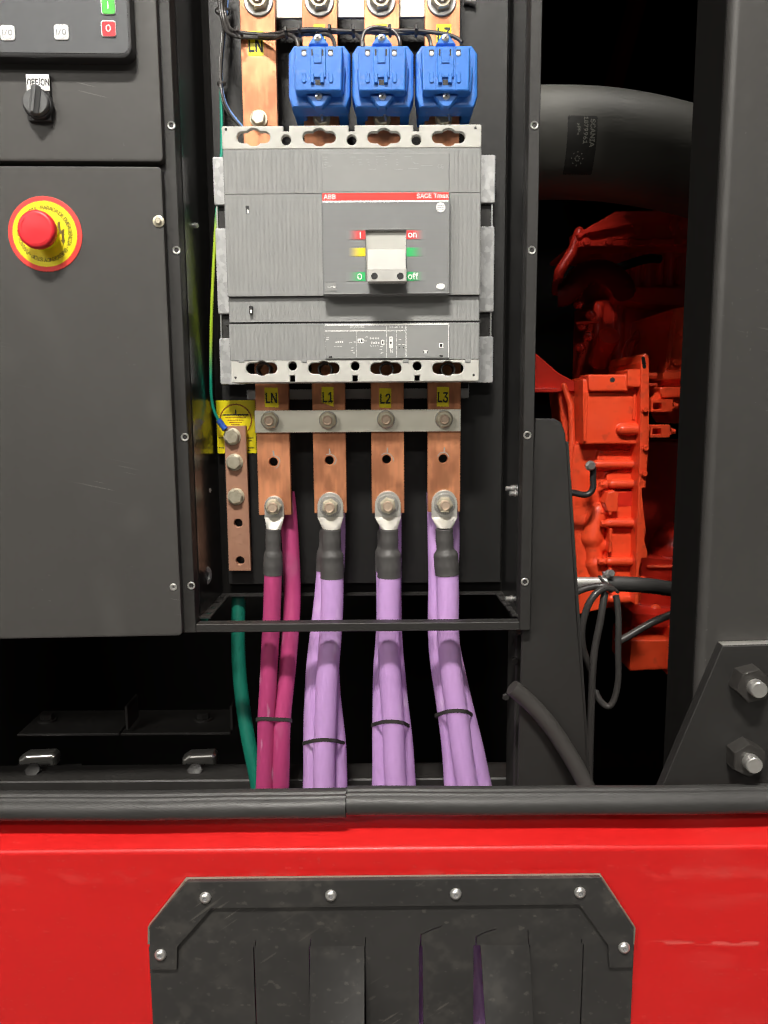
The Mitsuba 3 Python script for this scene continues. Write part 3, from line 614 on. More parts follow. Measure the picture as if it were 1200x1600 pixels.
# ---------------------------------------------------------------- bus bars
DBar = .930
def nut(c, af, washer, h=.0065, bolt=.006, proud=.004, a=0.2, parent=None, name='nut', flange=True, endmat='bolt_end'):
    """washer, hexagon nut and bolt end standing on the plane y = c[1]"""
    x, y, z = c
    nk = obj(name, prism(hexa(x, z, af, a).difference(circ(x, z, bolt, 24)), y - h - .002, y - .002, af * .075), 'zinc', parent)
    obj('washer', lathe([(washer, 0), (washer, .0014), (washer * .95, .002), (bolt, .002)], (x, y, z), n=36), 'washer_steel', nk)
    obj('collar', lathe([(af * .46, 0), (af * .45, .0008), (bolt, .0009)], (x, y - h - .002, z), n=30), 'zinc', nk)
    obj('bolt_end', lathe([(bolt, -.004), (bolt, proud - .001), (bolt * .86, proud + .0001), (bolt * .72, proud), (bolt * .66, proud - .0007), (0, proud - .0006)], (x, y - h - .002, z), n=24), endmat, nk)
    return nk
names = ['LN', 'L1', 'L2', 'L3']
lower = [(398, 449, 405, 456, 805, (427, 722), (424, 621)), (488, 539, 491, 541, 802, (514.5, 719.5), (512, 620)), (579.5, 630.5, 581.5, 631.5, 802, (604, 718), (602, 622)), (668, 719, 669, 719.5, 800, (692.5, 717), (692, 620))]
hw = .0198
for n, (a, b, e, f, yb, hole, lab), s in zip(names, lower, range(4)):
    cx = (W((a + b) / 2, 605, DBar)[0] + W((e + f) / 2, 795, DBar)[0]) / 2
    k = thing('copper_bus_bar', f'copper bus bar under the breaker with the yellow {n} label', 'bus bar', 'copper bus bars')
    zt_, zb_ = W(0 + cx * 0 + 555, 560, DBar)[2], W(e, yb, DBar)[2]
    P = rect(cx - hw, zb_, cx + hw, zt_, .0006)
    h = X(*hole, DBar); P = P.difference(circ(h[0], h[1], .0053))
    obj('bar', prism(P, DBar, DBar + .010, .0005), 'copper', k)
    x, z = X(*lab, DBar)
    w_, h_ = PL(9.5 + (s == 0), 620, DBar), PL(15.5, 620, DBar)
    sk = [(x - w_, z - h_ * (.55 if s == 1 else .95)), (x + w_ * (.95 if s != 0 else 1.05), z - h_), (x + w_, z + h_ * .97), (x - w_ * .98, z + h_)]
    st = obj('label_sticker', prism(sg.Polygon(sk), DBar - .0004, DBar - .0001), 'yellow_sticker', k, smooth=False)
    m = text(n, 0, 0, 0, PL(15, 620, DBar), bold=True); V = m.vertices; V[:, 0] *= .72; m.vertices = V; m.apply_translation((x, DBar - .0004, z - h_ * (.05)))
    obj('lettering', m, 'ink', st, smooth=False)
    for i in range(1):
        q = [(h[0] + .0078 * math.cos(t) * (1 + .1 * math.sin(3 * t + s)), h[1] + .0078 * math.sin(t)) for t in np.linspace(-1.2 + s * .5, 1.6 + s * .4, 14)]
        obj('chalk_mark', prism(unary_union([sg.LineString(q).buffer(.0004), sg.LineString([(h[0] + .001, h[1] + .009), (h[0] + .0005 * s, h[1] + .0135)]).buffer(.0006)]), DBar - .00015, DBar), 'faint_print', k, smooth=False)
upper = [(375.5, 429.5, 380, 432, 'LN'), (472, 525, 477, 528, 'L1'), (570, 622, 572, 624, 'L2'), (664, 717, 665.5, 717.5, 'L3')]
for s, (a, b, e, f, n) in enumerate(upper):
    cx = (W((a + b) / 2, 5, DBar)[0] + W((e + f) / 2, 185, DBar)[0]) / 2
    k = thing('copper_bus_bar', [f'copper bus bar above the breaker with the yellow LN label', 'copper bus bar running down through the left blue transformer', 'copper bus bar running down through the middle blue transformer', 'copper bus bar running down through the right blue transformer'][s], 'bus bar', 'copper bus bars')
    obj('bar', prism(rect(cx - hw, zz(240, DBar), cx + hw, .56), DBar, DBar + .010, .0005), 'copper', k)
    lx, ly, lw, lh = [(399.5, 68, 12.5, 19), (499, 52, 9, 14), (596, 52, 9, 14), (693.5, 52, 11.5, 14)][s]
    st = obj('label_sticker', prism(prect(lx - lw, ly - lh, lx + lw, ly + lh, DBar), DBar - .0004, DBar - .0001), 'yellow_sticker', k, smooth=False)
    m = text(n, 0, 0, 0, PL(19, 60, DBar), bold=True); V = m.vertices; V[:, 0] *= .72; m.vertices = V; c = X(lx, ly + 3 - (s > 0) * 1, DBar); m.apply_translation((c[0], DBar - .0004, c[1]))
    obj('lettering', m, 'ink', st, smooth=False)
    tx = (404, 499, 595, 690)[s]; c = W(tx, 1.5, DBar)
    nut(c, .0215, .0165, parent=k, bolt=.0066)
    bx = (404.5, 503, 597, 693)[s]; c = W(bx, 186.5, DBar - .001)
    tb = obj('terminal_bolt', cat(lathe([(.0098, 0), (.0098, .002), (.0075, .0022)], c, n=26), prism(hexa(c[0], c[2], .0145, .3 + s), c[1] - .0085, c[1] - .002, .001)), 'zinc', k)
# tinned link bars across the copper bars
k = thing('link_bar', 'pale tinned link bar bolted across the four copper bars below the breaker', 'link bar')
DL = DBar - .0045
obj('bar', prism(prect(397.5, 641.5, 720, 674, DL, .0006), DL, DBar - .0003, .0006), 'tinned_bar', k)
for s, (a, b) in enumerate(((422, 657), (512.5, 656.5), (603, 655.5), (693.5, 655))):
    nut(W(a, b, DL), .0185, .0108, parent=k, bolt=.0058, h=.007, a=.15 + .37 * s + .11 * s * s)
k = thing('link_bar', 'pale tinned link bar at the top edge, behind the upper copper bars', 'link bar')
obj('bar', prism(prect(376, -30, 718.5, 26, DBar + .0108), DBar + .0108, DBar + .015, .0005), 'tinned_bar', k)

# ---------------------------------------------------------------- current transformers
def transformer(cx_px, lab):
    k = thing('current_transformer', lab, 'transformer', 'blue current transformers')
    B = .886
    o = cx_px - 497.6
    p = lambda a, b, d=B: X(a + o, b, d)
    P = sg.Polygon([p(450.5, 83), p(459, 70), p(538, 70), p(547.2, 83), p(547.2, 150), p(541, 168), p(456, 168), p(450.5, 150)])
    obj('body', prism(rnd(P, .0006), B, B + .026, .003, 2), 'blue_plastic', k)
    for (a, b) in ((456, 474), (527, 541.5)):
        q = sg.Polygon([p(a - 4, 90), p(b + 3, 90), p(b, 166), p(a, 166)]); obj('clamp_leg', prism(q, B + .0262, B + .064, .0008), 'blue_dark', k)
    C = .869
    cp = obj('cap', prism(PG([(459.5 + o, 72), (535.5 + o, 72), (533.5 + o, 141.5), (461.5 + o, 141.5)], C, .0012), C, B + .001, .0016, 2), 'blue_plastic', k)
    obj('cap_rim', prism(PG([(457.5 + o, 103), (540 + o, 103), (537 + o, 144), (461 + o, 144)], C + .010, .002), C + .010, B, .002, 2), 'blue_plastic', k)
    obj('clip', prism(prect(484 + o, 74, 509.5 + o, 122, C, .0006), C - .0022, C + .001, .0006), 'blue_plastic', cp)
    obj('clip', prism(prect(490 + o, 76, 503 + o, 99, C - .002, .0004), C - .0034, C - .002, .0004), 'blue_plastic', cp)
    for a in (485, 500.5): obj('clip', prism(prect(a + o, 116, a + 6 + o, 131, C, .0004), C - .0034, C + .001, .0006), 'blue_plastic', cp)
    for a in (471.5, 513.5): obj('rib', prism(rnd(prect(a + o, 113, a + 7 + o, 130, C), .002), C - .0014, C + .001, .0005), 'blue_plastic', cp)
    for a in (480.8, 511.8): obj('groove', prism(prect(a + o, 73, a + 1.4 + o, 141, C), C - .0003, C + .001), 'blue_dark', cp, smooth=False)
    for a in (486.3, 502.8): obj('slot', prism(prect(a + o, 77, a + 2.6 + o, 87, C - .0022), C - .0025, C - .0021), 'ink', cp, smooth=False)
    obj('slot', prism(prect(492.5 + o, 125, 501.5 + o, 133, C), C - .0004, C + .001), 'ink', cp, smooth=False)
    for a in (475, 516.5):
        w = obj('screw_well', prism(prect(a - 4 + o, 77.5, a + 4 + o, 87, C, .0006), C - .0003, C + .0005), 'ink', cp, smooth=False)
        x, z = p(a, 84, C); obj('screw', lathe([(.0024, 0), (.0024, .0008), (.0014, .0014), (0, .0014)], (x, C, z), n=14), 'white_button', w)
    for nm, pts, sc in (('top_tab', [(481, 70), (490, 56), (493, 52), (501, 52), (504, 56), (514, 70)], (496.5, 60)), ('bottom_tab', [(478, 148), (518, 148), (507, 163), (503, 167.5), (492, 167.5), (488, 163)], (498, 150.5))):
        d = B - .009
        tb = obj(nm, prism(PG([(a + o, b) for a, b in pts], d, .0008), d, B + .002, .0015), 'blue_plastic', k)
        x, z = p(*sc, d)
        sk = obj('screw', lathe([(.0042, 0), (.0042, .0006), (.0036, .0016), (.0020, .0022), (0, .0024)], (x, d, z), n=22), 'steel', tb)
        obj('screw_cross', cat(*[prism(shapely.affinity.rotate(rect(x - .0018, z - .0004, x + .0018, z + .0004), r_), d - .0026, d - .0018) for r_ in (20, 110)]), 'ink', sk, smooth=False)
    x, z = p(500, 174, B + .02)
    obj('spring_pin', lathe([(.0020, -.006), (.0020, .004), (.0014, .008), (.0014, .016), (0, .0165)], (x, B + .022, z + .006), axis=(.15, -.1, -1), n=12), 'steel', k)
transformer(497.6, 'leftmost of the three blue current transformers clamped on the copper bars')
transformer(597, 'middle one of the three blue current transformers clamped on the copper bars')
transformer(697, 'rightmost of the three blue current transformers clamped on the copper bars')

# secondary wiring
k = thing('wiring_harness', 'thin black wires tied together running above the blue transformers', 'wires')
dw = .900
R_ = .0021
runs = [[(344, -40, .955), (343.5, 10, .95), (349, 38, .945), (366, 55, .925), (400, 57, .925), (440, 55, .91), (470, 52.5, dw), (500, 51, dw), (560, 50, dw), (610, 52, dw), (640, 51, dw), (662, 52, dw), (671, 60, .892), (673.5, 73, .888)],
        [(350, -40, .955), (349.5, 10, .95), (355, 34, .945), (371, 50, .924), (400, 53.5, .924), (440, 51, .905), (462, 47, .895), (500, 46, .895), (540, 48.5, .895), (575, 49, .897), (600, 49, .9), (640, 47.5, .897), (680, 51, .893), (706, 56, .89), (722, 66, .888)],
        [(347, -40, .95), (347, 12, .945), (352, 40, .94), (369, 57, .925), (402, 59, .925), (432, 59, .91), (450, 54, .896), (458, 57, .892), (464, 65, .889), (466, 75, .888)],
        [(404, 56.5, .92), (440, 56, .908), (470, 54, .902), (500, 53, .898), (517, 57, .892), (522, 66, .889), (523.5, 76, .888)],
        [(470, 49, .905), (520, 50, .904), (550, 52, .898), (560, 57, .892), (565.5, 64, .889), (568, 74, .888)],
        [(566, 74, .888), (566, 62, .889), (571, 49, .890), (585, 43, .891), (600, 44, .892), (613, 48, .892), (622, 57, .889), (625, 72, .888)]]
for q in runs: obj('wire', ptube(q, R_, 60, 10), 'wire_black', k)
for (px, py, d, a) in [(372, 52, .915, .6), (447, 52, .897, 1.5), (468, 49, .897, 1.5), (515, 49, .897, 1.6), (552, 50, .897, 1.5), (609, 49, .897, 1.5), (650, 49, .897, 1.6)]:
    c = W(px, py, d); ax = (math.sin(a), 0, math.cos(a))
    obj('cable_tie', cat(lathe([(.0058, -.0015), (.0060, -.0012), (.0060, .0012), (.0058, .0015)], c, axis=ax, n=16), box(c[0] - .0015, c[0] + .0015, c[1] - .008, c[1] - .005, c[2] - .001, c[2] + .004, .0005)), 'wire_black', k)
k = thing('blue_wire_bundle', 'blue and white control wires hanging beside the upper left copper bar', 'wires')
for q, m in (([(356, -40, .962), (354, 20, .96), (348, 80, .96), (346, 130, .96), (352, 160, .955), (365, 182, .945), (380, 200, .935)], 'wire_blue'), ([(352, -40, .966), (350, 30, .966), (345.5, 90, .964), (344.5, 130, .962), (350, 162, .958), (361, 184, .948), (376, 202, .938)], 'wire_white'), ([(353.5, -40, .958), (351, 30, .957), (346.5, 85, .957), (345, 131, .957), (351, 161, .95), (363, 183, .94), (378, 200, .932)], 'wire_black')):
    obj('wire', ptube(q, .0016, 50, 10), m, k)
c = W(346, 131, .96); obj('cable_tie', lathe([(.005, -.0016), (.0053, 0), (.005, .0016)], c, axis=(0, 0, 1), n=14), 'wire_black', k)
c = W(348, 18, .957); obj('cable_tie', lathe([(.0085, -.0016), (.0088, 0), (.0085, .0016)], c, axis=(0, 0, 1), n=14), 'wire_black', k)
k = thing('earth_wire', 'thin green and yellow earth wire ending on the copper earth bar', 'wire')
obj('sheath', ptube([(346, 120, .975), (346, 180, .972), (346, 240, .968), (341, 300, .962), (335.5, 380, .957), (332, 450, .955), (329.5, 540, .955), (329.5, 600, .958), (334, 640, .963), (344, 660, .966)], .0019, 80, 12), 'wire_earth', k)
obj('ferrule', ptube([(341, 656, .9655), (346, 663, .966), (352, 671, .966)], .0038, 8, 14), 'ferrule_blue', k)

# ---------------------------------------------------------------- earth bar and sticker
DE = .972
k = thing('earth_bar', 'narrow dull copper earth bar with three bolts and two holes', 'bus bar')
P = PG([(350, 665.5), (384, 665.5), (392, 892), (357.5, 892)], DE)
xa = (P.bounds[0] + P.bounds[2]) / 2
hs = [X(372, 817.5, DE), X(375, 876, DE)]
obj('bar', prism(P.difference(unary_union([circ(h[0], h[1], .0055) for h in hs])), DE, DE + .008, .0005), 'copper_dull', k)
for s, (a, b) in enumerate(((363, 682), (366.5, 722), (369, 775.5))):
    c = W(a, b, DE)
    bk = obj('bolt', cat(lathe([(.0108, 0), (.0108, .0018), (.0085, .0022)], c, n=28), prism(hexa(c[0], c[2], .0168, .25 + .5 * s), c[1] - .0085, c[1] - .002, .0012)), 'zinc', k)
    obj('head_mark', cat(*[prism(shapely.affinity.rotate(rect(c[0] + .003, c[2] - .0004, c[0] + .0055, c[2] + .0004), q * 72 + 20 * s, origin=(c[0], c[2])), c[1] - .0089, c[1] - .0084) for q in range(5)]), 'zinc', bk, smooth=False, kind='stuff')
k = thing('earth_sticker', 'yellow warning sticker with the earth symbol behind the copper earth bar', 'sticker')
DS = .9872
obj('sheet', prism(prect(337, 625.5, 401, 708, DS, .0008), DS, DS + .0006), 'yellow_sticker', k, smooth=False)
x, z = X(368.5, 656.5, DS); r_ = PL(25.5, 656, DS)
mat('symbol_ring', (.30, .10, .01), 0.5)
obj('symbol_ring', prism(circ(x, z, r_, 40).difference(circ(x, z, r_ * .92, 40)), DS - .0003, DS), 'symbol_ring', k, smooth=False)
obj('earth_symbol', cat(prism(prect(348, 647.2, 388, 649.2, DS), DS - .0003, DS), prism(prect(367.2, 640, 369.2, 647.4, DS), DS - .0003, DS)), 'ink', k, smooth=False)
obj('earth_line', cat(*[prism(prect(368 - w, yq, 368 + w, yq + 1.1, DS), DS - .0003, DS) for w, yq in ((16, 652), (13, 656), (10, 659.5), (7, 663))]), 'symbol_ring', k, smooth=False, kind='stuff')
obj('small_print', cat(*[prism(prect(a, b, a + w, b + 1.4, DS), DS - .0003, DS) for a, b, w in ((342, 683.5, 8), (386, 683.5, 10), (388, 688, 6), (342, 699, 8), (385, 699, 12), (386, 703, 5))]), 'ink', k, smooth=False, kind='stuff')

# ---------------------------------------------------------------- power cables
def cable(name, lab, group, pts, r, m, tail=None, start=None):
    k = thing(name, lab, 'cable', group)
    pts = list(pts)
    P_ = spline([W(*q) for q in pts + (tail or [])], 170)
    ph = len(lab) * .7 + r * 900; w_ = np.linspace(0, 1, 170)
    P_ = P_ + np.stack([.0006 * np.sin(w_ * 17 + ph) + .0003 * np.sin(w_ * 41 + 2 * ph), .0004 * np.sin(w_ * 23 + 3 * ph), 0 * w_], 1) * np.clip((w_ - .18) * 8, 0, 1)[:, None]
    if start: P_ = P_[P_[:, 2] < W(600, start, pts[0][2])[2]]
    obj('sheath', tube(P_, r, 26), m, k)
    return k
DA_, DBk = .919, .946
def below(xs, d0): return [(xs[0], 1330, d0), (xs[1], 1450, d0 - .03), (xs[2], 1560, d0 - .07), (xs[3], 1700, d0 - .10)]
rl, rm = .01385, .0108
A = {'LN': ([(427, 826, DA_), (427, 860, DA_), (426.5, 900, DA_), (423.5, 985, DA_), (420, 1050, DA_), (415.5, 1125, DA_), (413.3, 1238, DA_ + .004)], rm, (412, 411, 410, 410)),
     'L1': ([(518, 826, DA_), (518, 862, DA_), (519, 900, DA_), (517, 985, DA_), (512, 1045, DA_), (507.5, 1150, DA_), (507, 1238, DA_)], rl, (508, 509, 510, 512)),
     'L2': ([(608, 826, DA_), (608, 862, DA_), (608, 900, DA_), (607, 985, DA_), (608.5, 1040, DA_), (613.5, 1130, DA_), (620, 1238, DA_)], rl, (626, 632, 637, 642)),
     'L3': ([(694, 826, DA_), (696, 862, DA_), (699, 900, DA_), (700, 985, DA_), (704, 1040, DA_), (714, 1120, DA_), (732.5, 1238, DA_)], rl, (748, 766, 780, 800))}
lugs = {'LN': ((428, 791), .0118, (427.5, 795)), 'L1': ((516, 790.5), .0158, None), 'L2': ((606, 788.5), .0158, None), 'L3': ((694.5, 787), .0158, None)}
shr = {'LN': (416, 440, 826, 862, 413, 443, 897), 'L1': (503, 533, 824, 860, 500, 535.5, 902), 'L2': (594, 622.5, 824, 858, 590, 626, 902), 'L3': (681, 708.5, 822, 858, 676, 714.5, 898)}
def shrink_sleeve(k, n, dd, pts, x_shift=0, yshift=0):
    (a, b, y0, y1, e, f, y2) = shr[n]
    P_ = spline([W(*q) for q in pts], 400)
    zA, zB_ = W(600, y0 - 2 + yshift, dd)[2], W(600, y2 + yshift, dd)[2]
    P_ = P_[(P_[:, 2] < zA) & (P_[:, 2] > zB_)]; t = np.linspace(0, 1, 36)
    Q = P_[np.linspace(0, len(P_) - 1, 36).astype(int)]
    r0, r1 = PL((b - a) / 2, y0, dd), max(PL((f - e) / 2, y1, dd), (rm if n == 'LN' else rl) + .0007)
    tm = (y1 - y0) / (y2 - y0); tt = np.clip((t - tm + .04) / .16, 0, 1); rr = r0 + (r1 - r0) * (tt * tt * (3 - 2 * tt))
    rr = rr + .00025 * np.sin(t * 23 + len(n) + x_shift); rr[0] *= .93
    return obj('heat_shrink', tube(Q, rr, 28), 'heat_shrink', k)
where = {'LN': 'the LN copper bar', 'L1': 'the L1 copper bar', 'L2': 'the L2 copper bar', 'L3': 'the L3 copper bar'}
for n in names:
    pts, r, tl = A[n]
    col = 'magenta' if n == 'LN' else 'lilac'
    k = cable(f'{col}_cable', f'{col} power cable in front, lugged to the face of {where[n]}', f'{col} power cables', pts, r, f'{col}_sheath', tail=below(tl, pts[-1][2]), start=shr[n][3] + 18)
    shrink_sleeve(k, n, DA_, pts)
    # lug: flat palm on the bar, flared transition, barrel inside the sleeve
    (lx, ly), pw, _ = lugs[n]
    DP = DBar - .005
    c = W(lx, ly, DP); bz = W(lx, 808, DP)[2]
    ang = np.linspace(0, math.pi, 16)
    P = sg.Polygon([(c[0] - pw, bz)] + [(c[0] + pw, bz)] + [(c[0] + pw * math.cos(t), c[2] - .001 + (pw + .0018) * math.sin(t)) for t in ang])
    lg = obj('lug', prism(P, DP, DBar - .0002, .0007), 'tinned_lug', k)
    (a, b, y0, *_r) = shr[n]
    cb = W((a + b) / 2, y0 + 2, DA_); rb = PL((b - a) / 2, y0, DA_) * .93
    top = [(c[0] - pw, DP, bz), (c[0] + pw, DP, bz), (c[0] + pw, DBar - .0003, bz), (c[0] - pw, DBar - .0003, bz)]
    ring = [(cb[0] + rb * math.cos(t), DA_ + rb * math.sin(t), cb[2]) for t in np.linspace(0, 2 * math.pi, 24, endpoint=False)]
    obj('lug_neck', trimesh.convex.convex_hull(np.array(top + ring)), 'tinned_lug', lg, smooth=25)
    wk = nut((c[0], DP, c[2] + (-.0005 if n != 'LN' else 0)), .0172, .0128 if n != 'LN' else .0112, parent=lg[:0] + k, bolt=.0062, h=.008, proud=.005, a=.1 + .3 * names.index(n))
    ms = []
    for q in range(28):
        t = q * 2 * math.pi / 28; R2 = .0115 if n != 'LN' else .0104
        ms.append(prism(shapely.affinity.rotate(rect(c[0] + R2 - .0012, c[2] - .0002, c[0] + R2 + .0012, c[2] + .0002), math.degrees(t), origin=(c[0], c[2])), DP - .0023, DP - .0018))
    obj('washer_tooth', cat(*ms), 'steel', wk, smooth=False, kind='stuff')
Bk = {'magenta': [('LN', [(447, 770, DBk + .012), (451, 806, DBk + .012), (455, 870, DBk + .006), (456.5, 930, DBk), (454.5, 985, DBk - .01), (449, 1045, DA_ + .012), (441, 1125, DA_ + .004), (438.5, 1238, DA_ + .006)], 'magenta power cable at the back, running up behind the LN copper bar', (438, 437, 436, 436), None)],
      'lilac': [('L1', [(514, 828, DBk + .006), (513, 862, DBk + .006), (511, 900, DBk + .004), (502, 985, DBk), (495, 1050, DBk), (490, 1150, DBk), (489, 1238, DBk)], 'lilac power cable behind and to the left of the front cable of the L1 bar', (490, 491, 492, 494), True),
                ('L1', [(521, 790, DBk + .012), (520, 900, DBk + .010), (514, 985, DBk + .008), (513.5, 1060, DBk + .004), (522, 1150, DBk), (527.3, 1238, DBk)], 'lilac power cable behind and to the right of the front cable of the L1 bar', (528, 530, 531, 532), None),
                ('L2', [(604, 828, DBk + .006), (604, 862, DBk + .006), (604.5, 900, DBk + .004), (604.5, 985, DBk), (601, 1040, DBk), (598, 1130, DBk), (597, 1238, DBk)], 'lilac power cable behind and to the left of the front cable of the L2 bar', (598, 600, 602, 604), True),
                ('L2', [(610, 790, DBk + .012), (610, 900, DBk + .010), (611.5, 985, DBk + .006), (615, 1040, DBk + .003), (624.5, 1130, DBk), (635, 1238, DBk)], 'lilac power cable behind and to the right of the front cable of the L2 bar', (642, 652, 660, 666), None),
                ('L3', [(684, 770, DBk + .012), (685, 828, DBk + .010), (686, 900, DBk + .004), (686, 985, DBk), (688.5, 1030, DBk), (700, 1115, DBk), (711.5, 1238, DBk)], 'lilac power cable behind and to the left of the front cable of the L3 bar', (722, 738, 750, 762), None),
                ('L3', [(698, 790, DBk + .012), (699, 900, DBk + .010), (699, 985, DBk + .006), (706, 1030, DBk + .003), (724.5, 1112, DBk), (755, 1238, DBk)], 'lilac power cable behind and to the right of the front cable of the L3 bar', (776, 800, 822, 850), None)]}
for col, lst in Bk.items():
    for n, pts, lab, tl, sh in lst:
        k = cable(f'{col}_cable', lab, f'{col} power cables', pts, rm if col == 'magenta' else rl, f'{col}_sheath', tail=below(tl, DBk - .004), start=shr[n][3] + 8 if sh else None)
        if sh: shrink_sleeve(k, n, DBk + .006, pts, -4, -10)
k = thing('green_cable', 'dark green earth cable hanging behind the magenta cables', 'cable')
obj('sheath', ptube([(373, 905, 1.012), (373, 935, 1.01), (372, 1000, 1.0), (377, 1080, .99), (389, 1160, .975), (402, 1225, .965), (409, 1290, .96), (416, 1400, .95)], PL(11, 1000, 1.0), 60, 20), 'green_sheath', k)
# cable ties
def tie(cs, z, dz, lab, tilt):
    hull = unary_union([circ(x, y, r, 30) for x, y, r in cs]).convex_hull
    o, i = hull.buffer(.0016), hull.buffer(.0002)
    m = prism(o.difference(i), -.0024, .0024); V = m.vertices
    xm = np.mean([q[0] for q in cs])
    m.vertices = np.stack([V[:, 0], V[:, 2], z + V[:, 1] + tilt * (V[:, 0] - xm) - dz * (V[:, 2] - min(q[1] for q in cs))], 1); m.invert()
    return one('cable_tie', m, 'wire_black', lab, 'cable tie', 'black cable ties round the cable bundles', smooth=40)
def at(pts, py):
    P_ = spline([W(*q) for q in pts], 200); z = W(600, py, .92)[2]
    i = np.argmin(abs(P_[:, 2] - z)); return P_[i]
for py, n, rr, tilt in ((1134, 'LN', rm, -.02), (1168, 'L1', rl, .0), (1140, 'L2', rl, -.05), (1124, 'L3', rl, -.02)):
    cs = [A[n][0]] + [q[1] for c_ in Bk.values() for q in c_ if q[0] == n]
    z = W(600, py, .90)[2]; ct = []
    for pts in cs:
        P_ = spline([W(*q) for q in pts], 240); i = np.argmin(abs(P_[:, 2] - z)); ct.append((P_[i][0], P_[i][1], rr))
    tie(ct, z, .58, {'LN': 'black cable tie round the two magenta cables', 'L1': 'black cable tie round the left bundle of lilac cables', 'L2': 'black cable tie round the middle bundle of lilac cables', 'L3': 'black cable tie round the right bundle of lilac cables'}[n], tilt)

# ---------------------------------------------------------------- red sill, rubber seal, cable flap
k = sill = thing('base_sill', 'wide red painted steel sill along the bottom of the machine', 'sill', kind='thing')
DSL = .740
zc, zt2, zbt = W(600, 1328, DSL)[2], W(600, 1284, DSL + .03)[2], -1.0
ox0, ox1 = W(258, 1480, DSL)[0], W(968, 1480, DSL)[0]; oz1, oz0 = W(600, 1420, DSL)[2], -.90
P = rect(-1.2, zbt, 1.2, zc - .004).difference(rect(ox0, oz0, ox1, oz1, .01))
obj('front_face', prism(P, DSL, DSL + .004), 'red_paint', k, smooth=False)
# rolled top edge: smooth bend from the face back towards the seal
th = np.linspace(0, math.radians(52), 8); rb = .007
prof = [(DSL + rb - rb * math.cos(t), zc - .004 + rb * math.sin(t)) for t in th]
d0 = prof[-1]; run = DSL + .034 - d0[0]; prof.append((DSL + .034, zt2 + .002)); prof.append((DSL + .060, zt2 + .002))
V = []
for y, z in prof: V += [(-1.2, y, z), (1.2, y, z)]
Fc = []
for i in range(len(prof) - 1): a = 2 * i; Fc += [(a, a + 1, a + 3), (a, a + 3, a + 2)]
V = np.array(V); cell = trimesh.Trimesh(V, Fc, process=False)
obj('rolled_edge', cell, 'red_paint', k, smooth=28)
# seals
def seal(x0, x1, y0px, y1px, d, lab, ph):
    # cross-section: ribbed flat strip on top, round bulb below towards the camera
    zt_ = W(600, y0px, d + .022)[2]; zb_ = W(600, y1px, d)[2]
    h = zt_ - zb_
    pr = [(d + .034, zb_ + .002), (d + .012, zb_)]
    for t in np.linspace(-math.pi * .55, math.pi * .36, 16): pr.append((d + .0115 - .0115 * math.cos(t), zb_ + .0105 + .0112 * math.sin(t)))
    pr += [(d + .0085, zb_ + .0215), (d + .0095, zb_ + .0232), (d + .0120, zb_ + .0238), (d + .0135, zb_ + .0230), (d + .0150, zb_ + .0250), (d + .0175, zb_ + .0255), (d + .0190, zb_ + .0245), (d + .0205, zt_ - .0010), (d + .0240, zt_), (d + .034, zt_ - .0005)]
    pr = np.array(pr); n = 60; xs = np.linspace(x0, x1, n)
    V = np.concatenate([np.stack([np.full(len(pr), x), pr[:, 0] + .0010 * math.sin(x * 9 + ph) + .0005 * math.sin(x * 31 + ph), pr[:, 1] + .0009 * math.sin(x * 7 + 2 * ph)], 1) for x in xs])
    q = len(pr); i = np.arange(q); j = (i + 1) % q; Fc = []
    for s in range(n - 1): a, b = s * q, (s + 1) * q; Fc += [np.stack([a + i, b + j, a + j], 1), np.stack([a + i, b + i, b + j], 1)]
    m = trimesh.Trimesh(V, np.vstack(Fc), process=False)
    e = [prism(sg.Polygon(pr).buffer(0), 0, .0004)]
    caps = []
    for x in (x0, x1):
        E = e[0].copy(); W_ = E.vertices; dy = .0010 * math.sin(x * 9 + ph) + .0005 * math.sin(x * 31 + ph); dz = .0009 * math.sin(x * 7 + 2 * ph)
        E.vertices = np.stack([x + W_[:, 1] - .0002, W_[:, 0] + dy, W_[:, 2] + dz], 1); caps.append(E)
    m.invert() if m.face_normals[0][1] > 0 and False else None
    one('rubber_seal', cat(m, *caps), 'seal_rubber', lab, 'rubber seal', 'black rubber edge seals on the sill', smooth=36)
xj = W(540, 1260, .742)[0]
seal(-1.0, xj - .0006, 1238, 1283, .742, 'black rubber edge seal on the sill, the longer run left of the joint', .3)
seal(xj + .0006, 1.0, 1236, 1280, .7435, 'black rubber edge seal on the sill, the run right of the joint', 1.7)

k = flap = thing('cable_flap', 'dusty black rubber cable flap cut into strips, bolted to the red sill', 'cable flap')
DFp = .7335
out = [(292, 1378), (616, 1374), (938, 1371.5), (990.5, 1450), (989, 1512), (952, 1513), (950.5, 1478), (905, 1414), (640, 1416.5), (330, 1420), (277, 1480), (276, 1516), (235, 1516), (233, 1449)]
obj('retaining_strip', prism(PG(out, DFp - .005, .0012), DFp - .005, DFp - .0005, .0009, 2), 'dusty_rubber', k)
obj('back_edge', prism(PG([(289, 1376), (940, 1369.8), (993, 1450), (991, 1475), (986, 1475), (986, 1452), (937, 1374), (291, 1380.5), (236, 1452), (236, 1475), (231, 1475), (231, 1449)], DFp), DFp - .0004, DSL - .0004), 'edge_rubber', k)
zB = W(600, 1720, DFp)[2]
cuts = [236, 399, 485, 571, 657, 743, 826, 909, 988]
yst = [0, 1472, 1470, 1466, 1460, 1463, 1455, 1470, 0]
